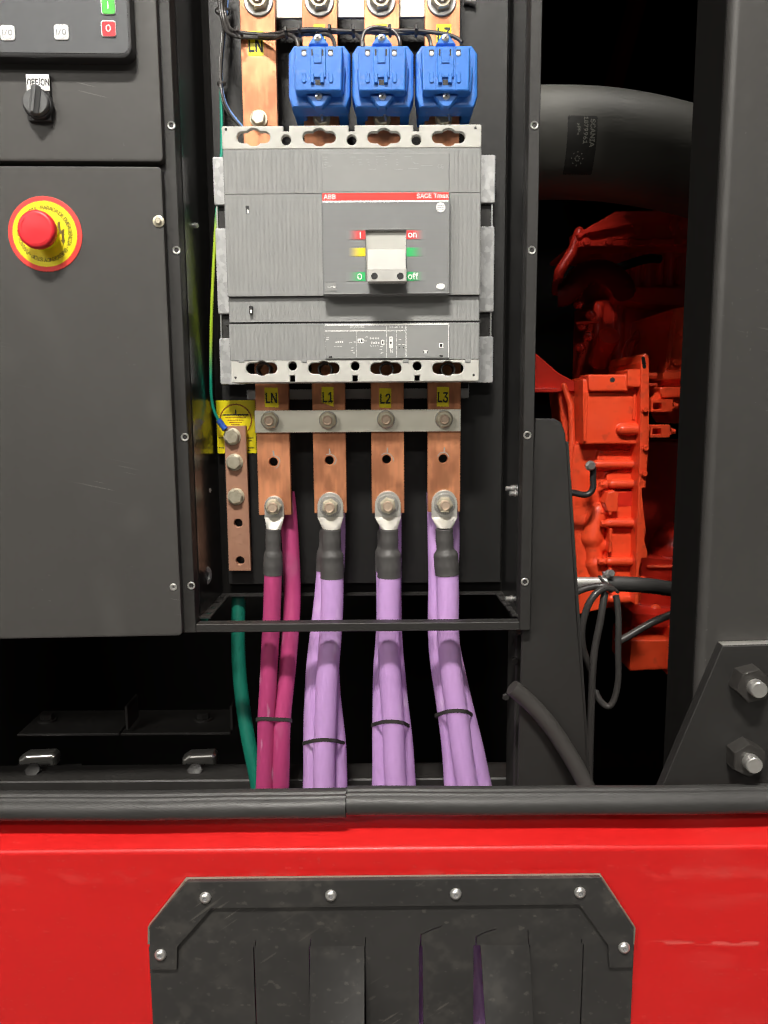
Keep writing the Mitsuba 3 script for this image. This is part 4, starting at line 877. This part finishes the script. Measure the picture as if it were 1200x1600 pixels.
# the uncut band above the strips, slit up to each cut's head
top = PG([(292, 1383), (938, 1377), (986.5, 1452), (988.5, 1500), (235.5, 1500), (236, 1452)], DFp).intersection(sg.box(-2, W(600, 1478, DFp)[2], 2, 2))
slits = [sg.LineString([X(399, 1480, DFp), X(399.5, 1470, DFp)]).buffer(.0004), sg.LineString([X(485, 1480, DFp), X(485.5, 1467, DFp)]).buffer(.0004), sg.LineString([X(571, 1480, DFp), X(571.5, 1465, DFp)]).buffer(.0004),
         sg.LineString([X(657, 1480, DFp), X(657.5, 1461, DFp), X(672, 1454, DFp), X(690, 1447, DFp)]).buffer(.0006), sg.LineString([X(744, 1480, DFp), X(744, 1464, DFp), X(758, 1457, DFp), X(775, 1452, DFp)]).buffer(.0007), sg.LineString([X(826, 1480, DFp), X(825, 1453, DFp)]).buffer(.0004), sg.LineString([X(909, 1480, DFp), X(909, 1468, DFp)]).buffer(.0004)]
obj('upper_band', prism(top.difference(unary_union(slits)), DFp, DFp + .0042), 'dusty_rubber', k, smooth=False)
bend = [0.0, .0005, -.052, .0015, .005, -.050, .0030, .0010]     # how far each strip's end stands out (negative) or in
lean = [0, 0, 0, 0, 2.5, 8, 0, 0]                                 # pixels its foot is pushed aside
for s in range(8):
    xa, xb = W(cuts[s], 1560, DFp)[0] + .0006, W(cuts[s + 1], 1560, DFp)[0] - .0006
    if s == 3: xb -= .001
    if s == 4: xa += .0016; xb -= .0022
    if s == 5: xa += .0040
    za = W(600, 1478, DFp)[2]
    n, mN = 24, 8
    grid = []
    for i in range(n + 1):
        v = i / n; z = za + (zB - za) * v
        for j in range(mN + 1):
            u = j / mN
            tw_ = (1 - u) if s in (5,) else (u if s == 2 else .6)
            y = DFp + bend[s] * (1.5 * v ** 1.25) * (.6 + .8 * tw_) + (.0022 * math.sin(math.pi * u) * -1 if s in (2, 5) else 0) * min(1, v * 3)
            x = xa + (xb - xa) * u + PL(lean[s], 1500, DFp) * v ** .7 * (1.0 if s != 5 else (.9 + .1 * u))
            grid.append((x, y, z))
    G = np.array(grid); q = mN + 1; Fc = []
    for i in range(n):
        for j in range(mN): a = i * q + j; Fc += [(a, a + q, a + q + 1), (a, a + q + 1, a + 1)]
    G2 = G + [0, .0042, 0]; N = len(G); Fc = np.array(Fc); Fb = Fc[:, ::-1] + N
    bd = [i * q for i in range(n + 1)] + [n * q + j for j in range(1, q)] + [i * q + mN for i in range(n - 1, -1, -1)] + [j for j in range(mN - 1, 0, -1)]
    side = []
    for a, b in zip(bd, bd[1:] + bd[:1]): side += [(a, a + N, b + N), (a, b + N, b)]
    m = trimesh.Trimesh(np.vstack([G, G2]), np.vstack([Fc, Fb, side]), process=False); m.fix_normals()
    obj('strip', m, 'dusty_rubber', k, smooth=30)
for (a, b) in ((321, 1402), (517, 1398.5), (712, 1396), (906, 1394), (251, 1491), (975, 1480)):
    d = DFp - .005; c = W(a, b, d); R2 = PL(9.2, b, d)
    bk = obj('button_bolt', lathe([(R2, 0), (R2 * .98, .0012), (R2 * .88, .0026), (R2 * .66, .0038), (R2 * .42, .0043), (R2 * .40, .0036), (R2 * .36, .0030), (0, .0030)], c, n=30), 'steel', k, smooth=45)
    obj('socket', prism(hexa(c[0], c[2], R2 * .62), c[1] - .0034, c[1] - .0026), 'grey_ink', bk, smooth=False)

# ---------------------------------------------------------------- right-hand column and gusset
k = thing('canopy_column', 'broad dark grey steel column at the right edge of the picture', 'column', kind='thing')
DCo = .80
xf = W(1113, 600, DCo)[0]; xs_ = W(1077, 600, .852)[0]
th = np.linspace(0, math.pi / 2, 7); rr = .009
pr = [(xf + 0.6, DCo)] + [(xf + rr - rr * math.sin(t), DCo + rr - rr * math.cos(t)) for t in th] + [(xf, .8815), (xf + .6, .8815)]
p = prism(sg.Polygon(pr), -1.0, .62); V = p.vertices
m = trimesh.Trimesh(np.stack([V[:, 0], V[:, 2], V[:, 1]], 1), p.faces, process=False); m.fix_normals()
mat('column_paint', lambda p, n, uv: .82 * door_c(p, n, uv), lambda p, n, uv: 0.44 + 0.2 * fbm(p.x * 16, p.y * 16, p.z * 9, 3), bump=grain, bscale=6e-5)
obj('post', m, 'column_paint', k, smooth=30)
obj('side_face', box(xf - .0012, xf + .05, .8095, .8825, -1.0, .62), 'deep_black', k, smooth=False)  # side kept dark by its colour, though the lamps reach it
k = thing('gusset_plate', 'dark steel gusset plate with two big hexagon nuts at the lower right', 'plate')
DGu = .786
P = PG([(1129, 1010), (1330, 1004), (1330, 1300), (1005, 1300), (1062, 1165)], DGu)
obj('plate', prism(P, DGu, DCo - .0005, .0008), 'black_paint', k)
obj('weld_edge', prism(PG([(1127.5, 1006.5), (1330, 1001), (1330, 1009), (1131, 1013.5)], DGu + .004), DGu + .003, DCo - .001, .0005), 'washer_steel', k)
for s, (a, b, e, f) in enumerate(((1166, 1063, 1181, 1073), (1159, 1177, 1170, 1188))):
    c = W(a, b, DGu)
    nk = obj('nut', prism(hexa(c[0], c[2], .0335, .25 + s * .3), DGu - .019, DGu, .003, 2), 'nut_paint', k)
    obj('bolt_end', lathe([(.0088, .018), (.0088, .0285), (.0078, .0300), (0, .0300)], c, n=26), 'steel', nk)
# black bracket plate beside the cabinet
k = thing('side_bracket', 'tall narrow black bracket plate standing between the cabinet and the engine', 'bracket plate')
DSB = .880
P = PG([(836, 654), (866, 654), (877, 660), (883, 676), (886, 700), (901, 960), (913, 1110), (921, 1260), (808, 1260), (815, 1000)], DSB)
obj('plate', prism(P, DSB, DSB + .004, .0012), 'black_paint', k)
obj('return_flange', prism(PG([(884, 690), (888, 690), (925, 1260), (920, 1260)], DSB + .005), DSB + .0045, DSB + .06), 'black_paint', k, smooth=False)
k = thing('frame_upright', 'shadowed black upright below the right corner of the cabinet', 'upright')
obj('post', pbox(806, 992, 838, 1300, .93, .99, .002), 'black_paint', k)
for (a, b) in ((804, 1032), (824, 1066), (790, 1088)):
    c = W(a, b, .925); obj('bolt', bolt_head(c, .008, .004, a=.4), 'black_paint', k)
one('drain_hose', ptube([(800, 1074, .872), (818, 1089, .872), (850, 1122, .868), (885, 1172, .862), (908, 1212, .855), (925, 1250, .848), (940, 1300, .84)], np.r_[.0092, np.full(44, PL(13.2, 1150, .86))], 45, 22), 'wire_black', 'thick black hose curving down to the sill right of the cables', 'hose')

# ---------------------------------------------------------------- base frame and mounts in the dark, lower left
k = thing('base_rail', 'dark steel base rail low behind the cables', 'rail')
obj('rail', pbox(-60, 1222, 800, 1262, 1.0, 1.05, .002), 'black_paint', k)
k = thing('mount_bracket', 'dark bracket shelf with two bolts under the lower door', 'bracket')
zs = W(180, 1146, 1.10)[2]
for a, b in ((26, 186), (188, 360)):
    xa, xb = W(a, 1146, 1.10)[0], W(b, 1146, 1.10)[0]
    obj('shelf', box(xa, xb, 1.10, 1.19, zs - .004, zs, .001), 'black_paint', k)
    c = W((a * .7 + b * .3) if a < 100 else 318, 1126, 1.15)
    obj('bolt', cat(lathe([(.014, 0), (.014, .003), (.01, .003)], (c[0], 1.15, zs), axis=(0, 0, 1), n=24), lathe([(.010, .003), (.010, .011), (.008, .012), (0, .012)], (c[0], 1.15, zs), axis=(0, 0, 1), n=6)), 'black_paint', k)
for a in (190, 357):
    obj('web', box(W(a, 1120, 1.08)[0] - .002, W(a, 1120, 1.08)[0] + .002, 1.10, 1.15, W(a, 1150, 1.08)[2], W(a, 1112, 1.08)[2], .0006), 'black_paint', k)
for s, (a, w_, lab) in enumerate(((60, 30, 'left engine mount with a bright metal cap in the dark under the lower door'), (312, 27, 'right engine mount with a bright metal cap in the dark under the lower door'))):
    k = thing('engine_mount', lab, 'engine mount', 'engine mounts')
    c = W(a, 1196, 1.075); R2 = PL(w_, 1190, 1.075)
    P = rnd(sg.Polygon([(c[0] - R2, c[2] + .002), (c[0] + R2 * .96, c[2]), (c[0] + R2, c[2] + .016), (c[0] + R2 * .82, c[2] + .0205), (c[0] - R2 * .55, c[2] + .0195), (c[0] - R2 * .98, c[2] + .012)]), .002)
    obj('cap', prism(P, c[1] - .006, c[1] + .012, .007, 5), 'chrome', k, smooth=50)
    obj('rubber_base', lathe([(R2 * 1.2, -.06), (R2 * 1.1, -.02), (R2 * .7, -.0008), (0, -.0008)], (c[0], c[1] + .01, c[2]), axis=(0, 0, 1), n=32), 'deep_black', k)
    b = W(a - 6, 1206, 1.03); obj('nut', lathe([(.011, 0), (.011, .008), (.009, .009), (0, .009)], b, axis=(0, -.7, .7), n=6), 'black_paint', k)
    obj('foot', solid_sweepx([(1.03, c[2] - .035), (1.10, c[2] - .010), (1.10, c[2] - .016), (1.03, c[2] - .041)], c[0] - R2 * 1.5, c[0] + R2 * 1.9), 'black_paint', k, smooth=False)

# ---------------------------------------------------------------- engine
k = thing('intake_pipe', 'big black plastic air intake pipe above the red engine', 'pipe')
DI = 1.18
c0 = W(846, 225, DI); R2 = (W(850, 137, DI)[2] - W(850, 312, DI)[2]) / 2 * .985
pth = spline([W(760, 226, DI), W(846, 225, DI), W(920, 226, DI + .005), W(1000, 236, DI + .02), W(1085, 256, DI + .05), W(1200, 300, DI + .10)], 50)
t = np.linspace(0, 1, 50)
obj('pipe', tube(pth, R2 * (1 - .02 * t), 56), 'pipe_plastic', k, smooth=60)
def on_pipe(m, lift):
    m = m.copy(); m = m.subdivide_to_size(.004) if len(m.faces) < 4000 else m
    V = m.vertices.copy(); cy, cz, cr = (np.interp(V[:, 0], pth[:, 0], q) for q in (pth[:, 1], pth[:, 2], R2 * (1 - .02 * t)))
    dz = np.clip(V[:, 2] - cz, -.98 * cr, .98 * cr); V[:, 1] += cy - np.sqrt(cr ** 2 - dz ** 2) - lift; m.vertices = V; return m
dI = DI - R2 * .93
pd = obj('label_pad', on_pipe(prism(prect(886.5, 182, 931, 265, dI, .0015), -.0002, .001), .0006), 'pad_plastic', k, smooth=False)
def vtext(s, px, py, h):
    m = text(s, 0, 0, 0, PL(h, py, dI), rot=-math.pi / 2, depth=.0006, bold=True); c = X(px, py, dI); m.apply_translation((c[0], 0, c[1])); return m
obj('lettering', on_pipe(cat(vtext('SCANIA', 925.5, 208, 7.5), vtext('1879961', 914.5, 204, 6.5), vtext('>PP<', 903, 203, 5)), .0009), 'pad_letter', pd, smooth=False)
ms = []
for i in range(16):
    a = i * 2 * math.pi / 8; r_ = 3.5 + 5.5 * (i >= 8); x, z = X(904 + r_ * math.cos(a), 245 + r_ * math.sin(a), dI)
    ms.append(prism(circ(x, z, .0009, 6), -.0006, .0006))
obj('date_dots', on_pipe(cat(*ms), .0009), 'pad_letter', pd, smooth=False, kind='stuff')

k = eng = thing('engine', 'bright red painted diesel engine behind the black cabinet frame', 'engine')
E0 = 1.30
def q3(px, py, d): return W(px, py, d)
# bell housing with its ribs
parts = [prism(PG([(910, 590), (1000, 590), (1000, 760), (1003, 820), (1001, 940), (905, 960), (893, 760), (893, 700), (905, 690)], E0 + .03), E0 + .03, E0 + .20),
         prism(PG([(911, 592), (998, 592), (998, 694), (911, 694)], E0, .002), E0, E0 + .06),
         prism(PG([(919, 585), (982, 585), (982, 611), (921, 611)], E0 - .010, .002), E0 - .010, E0 + .05),
         prism(PG([(981, 577), (1004, 577), (1004, 605), (981, 605)], E0 - .016, .002), E0 - .016, E0 + .05),
         prism(PG([(950, 768), (1001, 768), (1001, 928), (948, 928)], E0 + .012, .003), E0 + .012, E0 + .08)]
for (xa, xb, y, r_, d) in ((972, 1006, 671, 9, E0 - .004), (932, 992, 725.5, 6.5, E0 + .014), (956, 988, 756, 7, E0 + .010), (952, 994, 817, 7, E0 + .004), (952, 986, 877, 7, E0 + .004), (955, 985, 935, 8, E0 + .012)):
    parts.append(capsule(W(xa, y, d), W(xb, y, d), PL(r_, y, d)))
parts.append(prism(PG([(935, 704), (996, 704), (1000, 735), (930, 735)], E0 + .022, .004), E0 + .022, E0 + .08))
parts.append(prism(PG([(948, 742), (966, 735), (996, 735), (996, 764), (948, 764)], E0 + .02, .003), E0 + .02, E0 + .08))
hs = obj('bell_housing', cast(parts, .0032, 2), 'engine_paint', k, smooth=45)
x, z = X(957, 593.5, E0 - .0105); obj('threaded_hole', lathe([(.0040, 0), (0, 0)], (x, E0 - .0105, z), n=16), 'ink', hs, smooth=False)
# swept curved wall left of the housing
parts = [capsule(W(881, 602, 1.345), W(892, 634, 1.34), .005), capsule(W(892, 634, 1.34), W(894, 690, 1.335), .0055), capsule(W(894, 690, 1.335), W(889, 748, 1.335), .006),
         prism(PG([(870, 600), (900, 596), (915, 700), (915, 960), (880, 960), (888, 750)], 1.37), 1.37, 1.45)]
obj('cast_web', cast(parts, .004, 3), 'engine_paint', k, smooth=50)
parts = [capsule(W(934, 800, 1.335), W(925, 840, 1.33), .020), capsule(W(925, 840, 1.33), W(930, 880, 1.33), .014), capsule(W(930, 880, 1.33), W(945, 912, 1.335), .018), capsule(W(905, 820, 1.36), W(900, 940, 1.36), .024), capsule(W(925, 850, 1.33), W(950, 852, 1.33), .012)]
obj('cast_web', cast(parts, .004, 5), 'engine_paint', k, smooth=50)
# flange plate with lobes
FL = [(1001, 600), (1001, 566), (1004, 556), (1009, 551.5), (1014, 556), (1015, 600), (1014.5, 690), (1009, 762), (1003, 763), (1006, 800), (1010, 828), (1007, 845), (1012, 862), (1012, 872), (1003, 872), (999, 890), (998, 945), (992, 945), (996, 800), (1000, 690)]
obj('flange_plate', prism(PG(FL, E0 - .02, .001), E0 - .02, E0 + .16, .002, 2), 'engine_paint', k)
x = [X(a, b, E0 - .0205) for a, b in ((1005, 560), (1007, 573))]
obj('eyelet', prism(sg.LineString([x[0], x[1]]).buffer(PL(2.6, 560, E0)), E0 - .0207, E0 - .0199), 'deep_black', k, smooth=False)
for (a, b, d) in ((1019, 587, E0 + .02), (1020, 603, E0 + .05)): 
    c = W(a, b, d); obj('bolt', lathe([(.0055, -.01), (.0055, .006), (.0045, .007), (0, .007)], c, axis=(1, 0, 0), n=6), 'engine_paint', k)
for (a, b, w_) in ((1018, 624, 33), (1017, 664, 30)):
    P = prect(a, b, a + w_, b + 20, E0 - .005, .0015).difference(prect(a + 3, b + 6, a + 16, b + 15, E0 - .005, .001))
    q = obj('clip_bracket', prism(P, E0 - .005, E0 + .02, .001), 'engine_paint', k)
    obj('tab', prism(PG([(a, b + 20), (a + 14, b + 20), (a + 14, b + 2), (a, b + 2)], E0 + .012), E0 + .012, E0 + .016), 'engine_shade_paint', q, smooth=False)
    c = W(a + w_, b + 10, E0 + .006); obj('bolt', cat(lathe([(.0060, 0), (.0060, .003), (.0045, .003)], c, axis=(1, 0, 0), n=18), lathe([(.0048, .003), (.0048, .008), (0, .008)], c, axis=(1, 0, 0), n=6)), 'engine_paint', q)
obj('gusset', prism(PG([(1017, 624), (1028, 612), (1038, 622), (1038, 626)], E0 + .01, .001), E0 + .01, E0 + .02), 'engine_paint', k)
# bolts whose heads face left, in front of each rib
for (a, b, d) in ((944, 757, E0 + .012), (946, 818, E0 + .004), (942, 877, E0 + .004), (944, 800, E0 + .02)):
    c = W(a, b, d); obj('bolt', cat(lathe([(.0068, -.004), (.0068, .0012), (.0052, .0014)], c, axis=(-1, 0, 0), n=20), lathe([(.0058, .001), (.0058, .0075), (.005, .0085), (0, .0085)], c, axis=(-1, -.15, 0), n=6)), 'engine_paint', k)
obj('lifting_eye', prism(PG([(950, 770), (962, 766), (966, 782), (966, 800), (950, 800), (945, 786)], E0 - .004, .002), E0 - .004, E0 + .03, .002, 2), 'engine_paint', k)
obj('window_recess', prism(PG([(967, 771), (1000, 765), (998, 790), (962, 792)], E0 + .0105), E0 + .0112, E0 + .02), 'engine_shade_paint', k, smooth=False)
# starter / block castings behind, in shade and painted darker for it
BK = 1.52
parts = [prism(PG([(903, 372), (962, 338), (1100, 334), (1100, 372), (905, 376)], BK - .06, .004), BK - .06, BK + .2),
         prism(PG([(940, 372), (1100, 372), (1100, 470), (965, 470), (940, 440)], BK, .004), BK, BK + .2),
         prism(PG([(930, 470), (1100, 450), (1100, 600), (925, 600)], BK + .03), BK + .03, BK + .2),
         prism(PG([(960, 447), (1100, 450), (1100, 480), (1000, 475), (970, 468)], BK - .03, .006), BK - .03, BK + .1)]
for xa in (977, 994, 1011, 1045): parts.append(capsule(W(xa, 380, BK + .002), W(xa - 2, 445, BK + .002), .011))
for xa in (935, 968): parts.append(capsule(W(xa, 480, BK + .03), W(xa - 2, 560, BK + .03), .010))
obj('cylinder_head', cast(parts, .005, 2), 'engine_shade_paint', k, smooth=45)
for xa in (996, 1052, 1066):
    c = W(xa, 352, BK - .062); obj('cover_bolt', cat(lathe([(.010, -.01), (.010, .004), (.007, .005), (0, .005)], c, n=6), capsule(W(xa, 340, BK - .058), W(xa, 365, BK - .058), .006)), 'engine_shade_paint', k)
arm = [W(905, 362, 1.46), W(893, 395, 1.46), (W(874, 425, 1.46)), W(869, 455, 1.46)]
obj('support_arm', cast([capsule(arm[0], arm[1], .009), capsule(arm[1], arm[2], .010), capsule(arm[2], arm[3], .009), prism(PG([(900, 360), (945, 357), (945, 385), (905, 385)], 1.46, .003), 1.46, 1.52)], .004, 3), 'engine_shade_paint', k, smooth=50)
cc = W(952, 524, 1.455)
obj('oil_cap', lathe([(.021, -.07), (.021, -.004), (.0195, 0), (0, .0005)], cc, axis=(.05, -.75, .6), n=32), 'engine_shade_paint', k)
ms = []
for i in range(5):
    a, b = 902 + (i % 2) * 16 + 3 * (i % 3), 476 + i * 17
    c = W(a, b, 1.47); obj('bracket_bolt', lathe([(.0085, -.02), (.0085, -.002), (.0055, -.001), (.0055, .004), (.0045, .005), (0, .005)], c, axis=(-.5, -1, -.25), n=6), 'engine_shade_paint', k)
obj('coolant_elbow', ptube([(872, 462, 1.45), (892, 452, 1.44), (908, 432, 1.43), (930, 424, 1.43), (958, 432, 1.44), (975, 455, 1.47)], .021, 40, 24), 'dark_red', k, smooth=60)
for q in ((906, 434), (911, 431)):
    pass
obj('injector_pipe', ptube([(900, 505, 1.46), (935, 503, 1.46)], .0025, 6, 8), 'engine_shade_paint', k)
c = W(999, 527, 1.50); obj('plug', cat(lathe([(.014, 0), (.014, .006), (.009, .006)], c, n=24), lathe([(.009, .006), (.009, .014), (0, .014)], c, n=6)), 'engine_shade_paint', k)
obj('fuel_line', ptube([(972, 580, 1.45), (972, 555, 1.45), (980, 536, 1.46), (996, 528, 1.48)], .003, 20, 8), 'engine_shade_paint', k)
obj('fuel_line', ptube([(984, 580, 1.45), (984, 556, 1.45), (990, 540, 1.46), (1000, 530, 1.48)], .003, 20, 8), 'engine_shade_paint', k)
obj('mount_plate', prism(PG([(820, 540), (842, 556), (873, 583), (905, 600), (905, 612), (820, 612)], 1.36, .002), 1.36, 1.372, .0015), 'engine_shade_paint', k)
obj('mount_plate', prism(PG([(820, 606), (876, 606), (876, 613), (820, 613)], 1.34, .001), 1.34, 1.40, .001), 'engine_shade_paint', k)
obj('flange_rim', prism(PG([(900, 366), (962, 330), (1100, 326), (1100, 333), (964, 337), (904, 373)], BK - .075, .001), BK - .075, BK - .058, .002), 'engine_shade_paint', k)
obj('flange_rim', prism(PG([(905, 376), (1100, 372), (1100, 382), (905, 386)], BK - .07, .001), BK - .07, BK - .0, .002), 'engine_shade_paint', k)
for xa in (915, 950, 985, 1020, 1056):
    c = W(xa, 379, BK - .0705); obj('cover_bolt', cat(lathe([(.009, 0), (.009, .002), (.006, .002)], c, n=18), lathe([(.007, .002), (.007, .010), (.006, .011), (0, .011)], c, n=6)), 'engine_shade_paint', k)
for xa, ya, h_ in ((985, 395, 48), (1003, 398, 44), (1030, 396, 50), (1060, 400, 46)):
    obj('casting_rib', pbox(xa, ya, xa + 6, ya + h_, BK - .012, BK + .02, .003), 'engine_shade_paint', k)
obj('wiring_tube', ptube([(960, 420, 1.47), (985, 412, 1.465), (1005, 406, 1.46), (1030, 405, 1.465)], .008, 20, 12), 'deep_black', k)
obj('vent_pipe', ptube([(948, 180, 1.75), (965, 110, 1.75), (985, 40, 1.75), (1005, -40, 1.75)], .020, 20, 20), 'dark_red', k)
obj('ridge', prism(PG([(1056, 500), (1059, 500), (1046, 575), (1043, 575)], 1.327), 1.325, 1.335, .001), 'engine_paint', k)
for a, b in ((1042, 566), (1050, 520)):
    c = W(a + 14, b, 1.325); obj('bolt', lathe([(.006, -.004), (.006, .003), (.005, .004), (0, .004)], c, n=6), 'engine_paint', k)
for (a, b, w_, h_) in ((914, 612, 3, 78), (990, 612, 3, 44), (953, 775, 3, 30), (953, 826, 3, 38), (953, 888, 3, 34)):
    obj('casting_rib', pbox(a, b, a + w_, b + h_, E0 - .0035, E0 + .03, .0012), 'engine_paint', k)
for (a, b) in ((1008, 700), (1006, 740), (1007, 640), (1004, 905)):
    c = W(a, b, E0 - .0205); obj('flange_bolt', cat(lathe([(.0062, 0), (.0062, .0012), (.0045, .0013)], c, n=18), lathe([(.0048, .001), (.0048, .006), (.004, .007), (0, .007)], c, n=6)), 'engine_paint', k)
for (a, b, w_, h_) in ((1012, 884, 45, 4), (1012, 968, 45, 4)):
    obj('casting_rib', pbox(a, b, a + w_, b + h_, 1.492, 1.51, .002), 'engine_paint', k)
# right-hand block, caught by the light
parts = [prism(PG([(1052, 482), (1130, 470), (1130, 600), (1036, 612), (1040, 560)], 1.33, .003), 1.33, 1.55),
         prism(PG([(1036, 582), (1130, 578), (1130, 590), (1036, 594)], 1.315, .001), 1.315, 1.45),
         prism(PG([(1030, 605), (1130, 603), (1130, 622), (1034, 622)], 1.305, .002), 1.305, 1.45)]
obj('flywheel_housing', cast(parts, .004, 2), 'engine_paint', k, smooth=45)
obj('side_boss', cast([prism(PG([(1044, 620), (1080, 618), (1080, 660), (1052, 662), (1044, 650)], 1.37, .004), 1.37, 1.46)], .004, 3), 'engine_paint', k, smooth=45)
# sump and lower block
parts = [prism(PG([(990, 690), (1110, 690), (1110, 990), (990, 990)], 1.56), 1.56, 1.7), capsule(W(1052, 860, 1.55), W(1100, 850, 1.55), .05),
         prism(PG([(985, 868), (1110, 880), (1110, 960), (1000, 958)], 1.50, .006), 1.50, 1.6),
         prism(PG([(990, 958), (1110, 966), (1110, 985), (985, 980)], 1.44, .003), 1.44, 1.6)]
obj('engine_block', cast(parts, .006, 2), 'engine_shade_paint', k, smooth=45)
parts = [prism(PG([(986, 1000), (1050, 1000), (1048, 1046), (984, 1050)], 1.43, .004), 1.43, 1.55), prism(PG([(1052, 985), (1062, 985), (1060, 1062), (1050, 1062)], 1.41, .002), 1.41, 1.55)]
obj('oil_sump', cast(parts, .005, 2), 'engine_paint', k, smooth=45)
c = W(1024, 953, 1.497); obj('sump_bolt', lathe([(.012, 0), (.010, .006), (.005, .009), (0, .0095)], c, n=20), 'engine_paint', k)
c = W(920, 727, 1.275)
sb = thing('stay_bracket', 'black bent rod bracket bolted to the side of the red engine', 'bracket')
obj('rod', ptube([(921, 726, 1.272), (926, 730, 1.272), (926.5, 745, 1.272), (926, 764, 1.272), (921, 771, 1.272), (905, 772, 1.272), (880, 773, 1.272)], .0052, 40, 12), 'black_plastic', sb)
obj('bolt', cat(lathe([(.0085, 0), (.0085, .002), (.006, .002)], (c[0], 1.266, c[2]), n=20), prism(hexa(c[0], c[2], .012), 1.257, 1.264, .001)), 'steel', sb)

# hoses and cables in front of the engine
k = thing('coolant_hose', 'black hose clamped on a pale metal tube low in front of the engine', 'hose')
DH = 1.20
obj('metal_tube', ptube([(860, 911, DH), (900, 911, DH), (945, 911, DH)], PL(9.5, 911, DH), 10, 24), 'washer_steel', k)
obj('hose', ptube([(936, 911, DH), (960, 912, DH), (1000, 914, DH), (1035, 918, DH + .01), (1075, 925, DH + .02), (1120, 935, DH + .04)], PL(12, 911, DH), 40, 24), 'seal_rubber', k)
c = W(944, 911, DH)
cl = obj('hose_clamp', lathe([(.0128, -.004), (.0131, -.003), (.0131, .003), (.0128, .004)], c, axis=(1, 0, .25), n=30), 'steel', k)
c2 = W(951, 897, DH - .008); obj('clamp_screw', cat(lathe([(.0075, 0), (.0075, .004), (.0055, .006), (.0055, .010), (0, .010)], c2, axis=(.3, -1, .4), n=6), box(c2[0] - .008, c2[0] + .006, c2[1], c2[1] + .008, c2[2] - .010, c2[2] + .003, .001)), 'steel', cl)
k = thing('looped_cable', 'thin black cables hanging in loops below the hose clamp', 'cable')
obj('cable', ptube([(885, 940, 1.17), (900, 926, 1.16), (925, 917, 1.155), (945, 916, 1.15), (955, 920, 1.155)], .0052, 40, 14), 'wire_black', k)
obj('cable', ptube([(957, 921, 1.15), (940, 921, 1.145), (925, 935, 1.14), (914, 960, 1.14), (909, 990, 1.14), (913, 1020, 1.145), (922, 1045, 1.155), (924, 1080, 1.165)], .0053, 50, 14), 'wire_black', k)
obj('cable', ptube([(945, 925, 1.155), (942, 945, 1.15), (936, 980, 1.145), (930, 1010, 1.142), (926, 1050, 1.14), (924, 1100, 1.14), (922, 1170, 1.14), (921, 1260, 1.14)], .0056, 60, 14), 'wire_black', k)
obj('cable', ptube([(962, 930, 1.17), (966, 960, 1.165), (966, 1000, 1.16), (966, 1040, 1.158), (962, 1085, 1.156), (950, 1104, 1.156), (938, 1095, 1.16), (931, 1078, 1.166)], .0050, 60, 14), 'wire_black', k)
ct = W(950, 906, 1.178)
obj('cable_tie', ptube([(937, 902, 1.178), (948, 912, 1.172), (962, 922, 1.168), (966, 926, 1.17)], .0022, 12, 8), 'wire_black', k)
one('fuel_hose', ptube([(962, 1004, 1.25), (985, 992, 1.25), (1020, 972, 1.25), (1050, 960, 1.25), (1100, 938, 1.26)], .0062, 30, 16), 'wire_black', 'thin black hose slanting up to the right in front of the oil sump', 'hose')
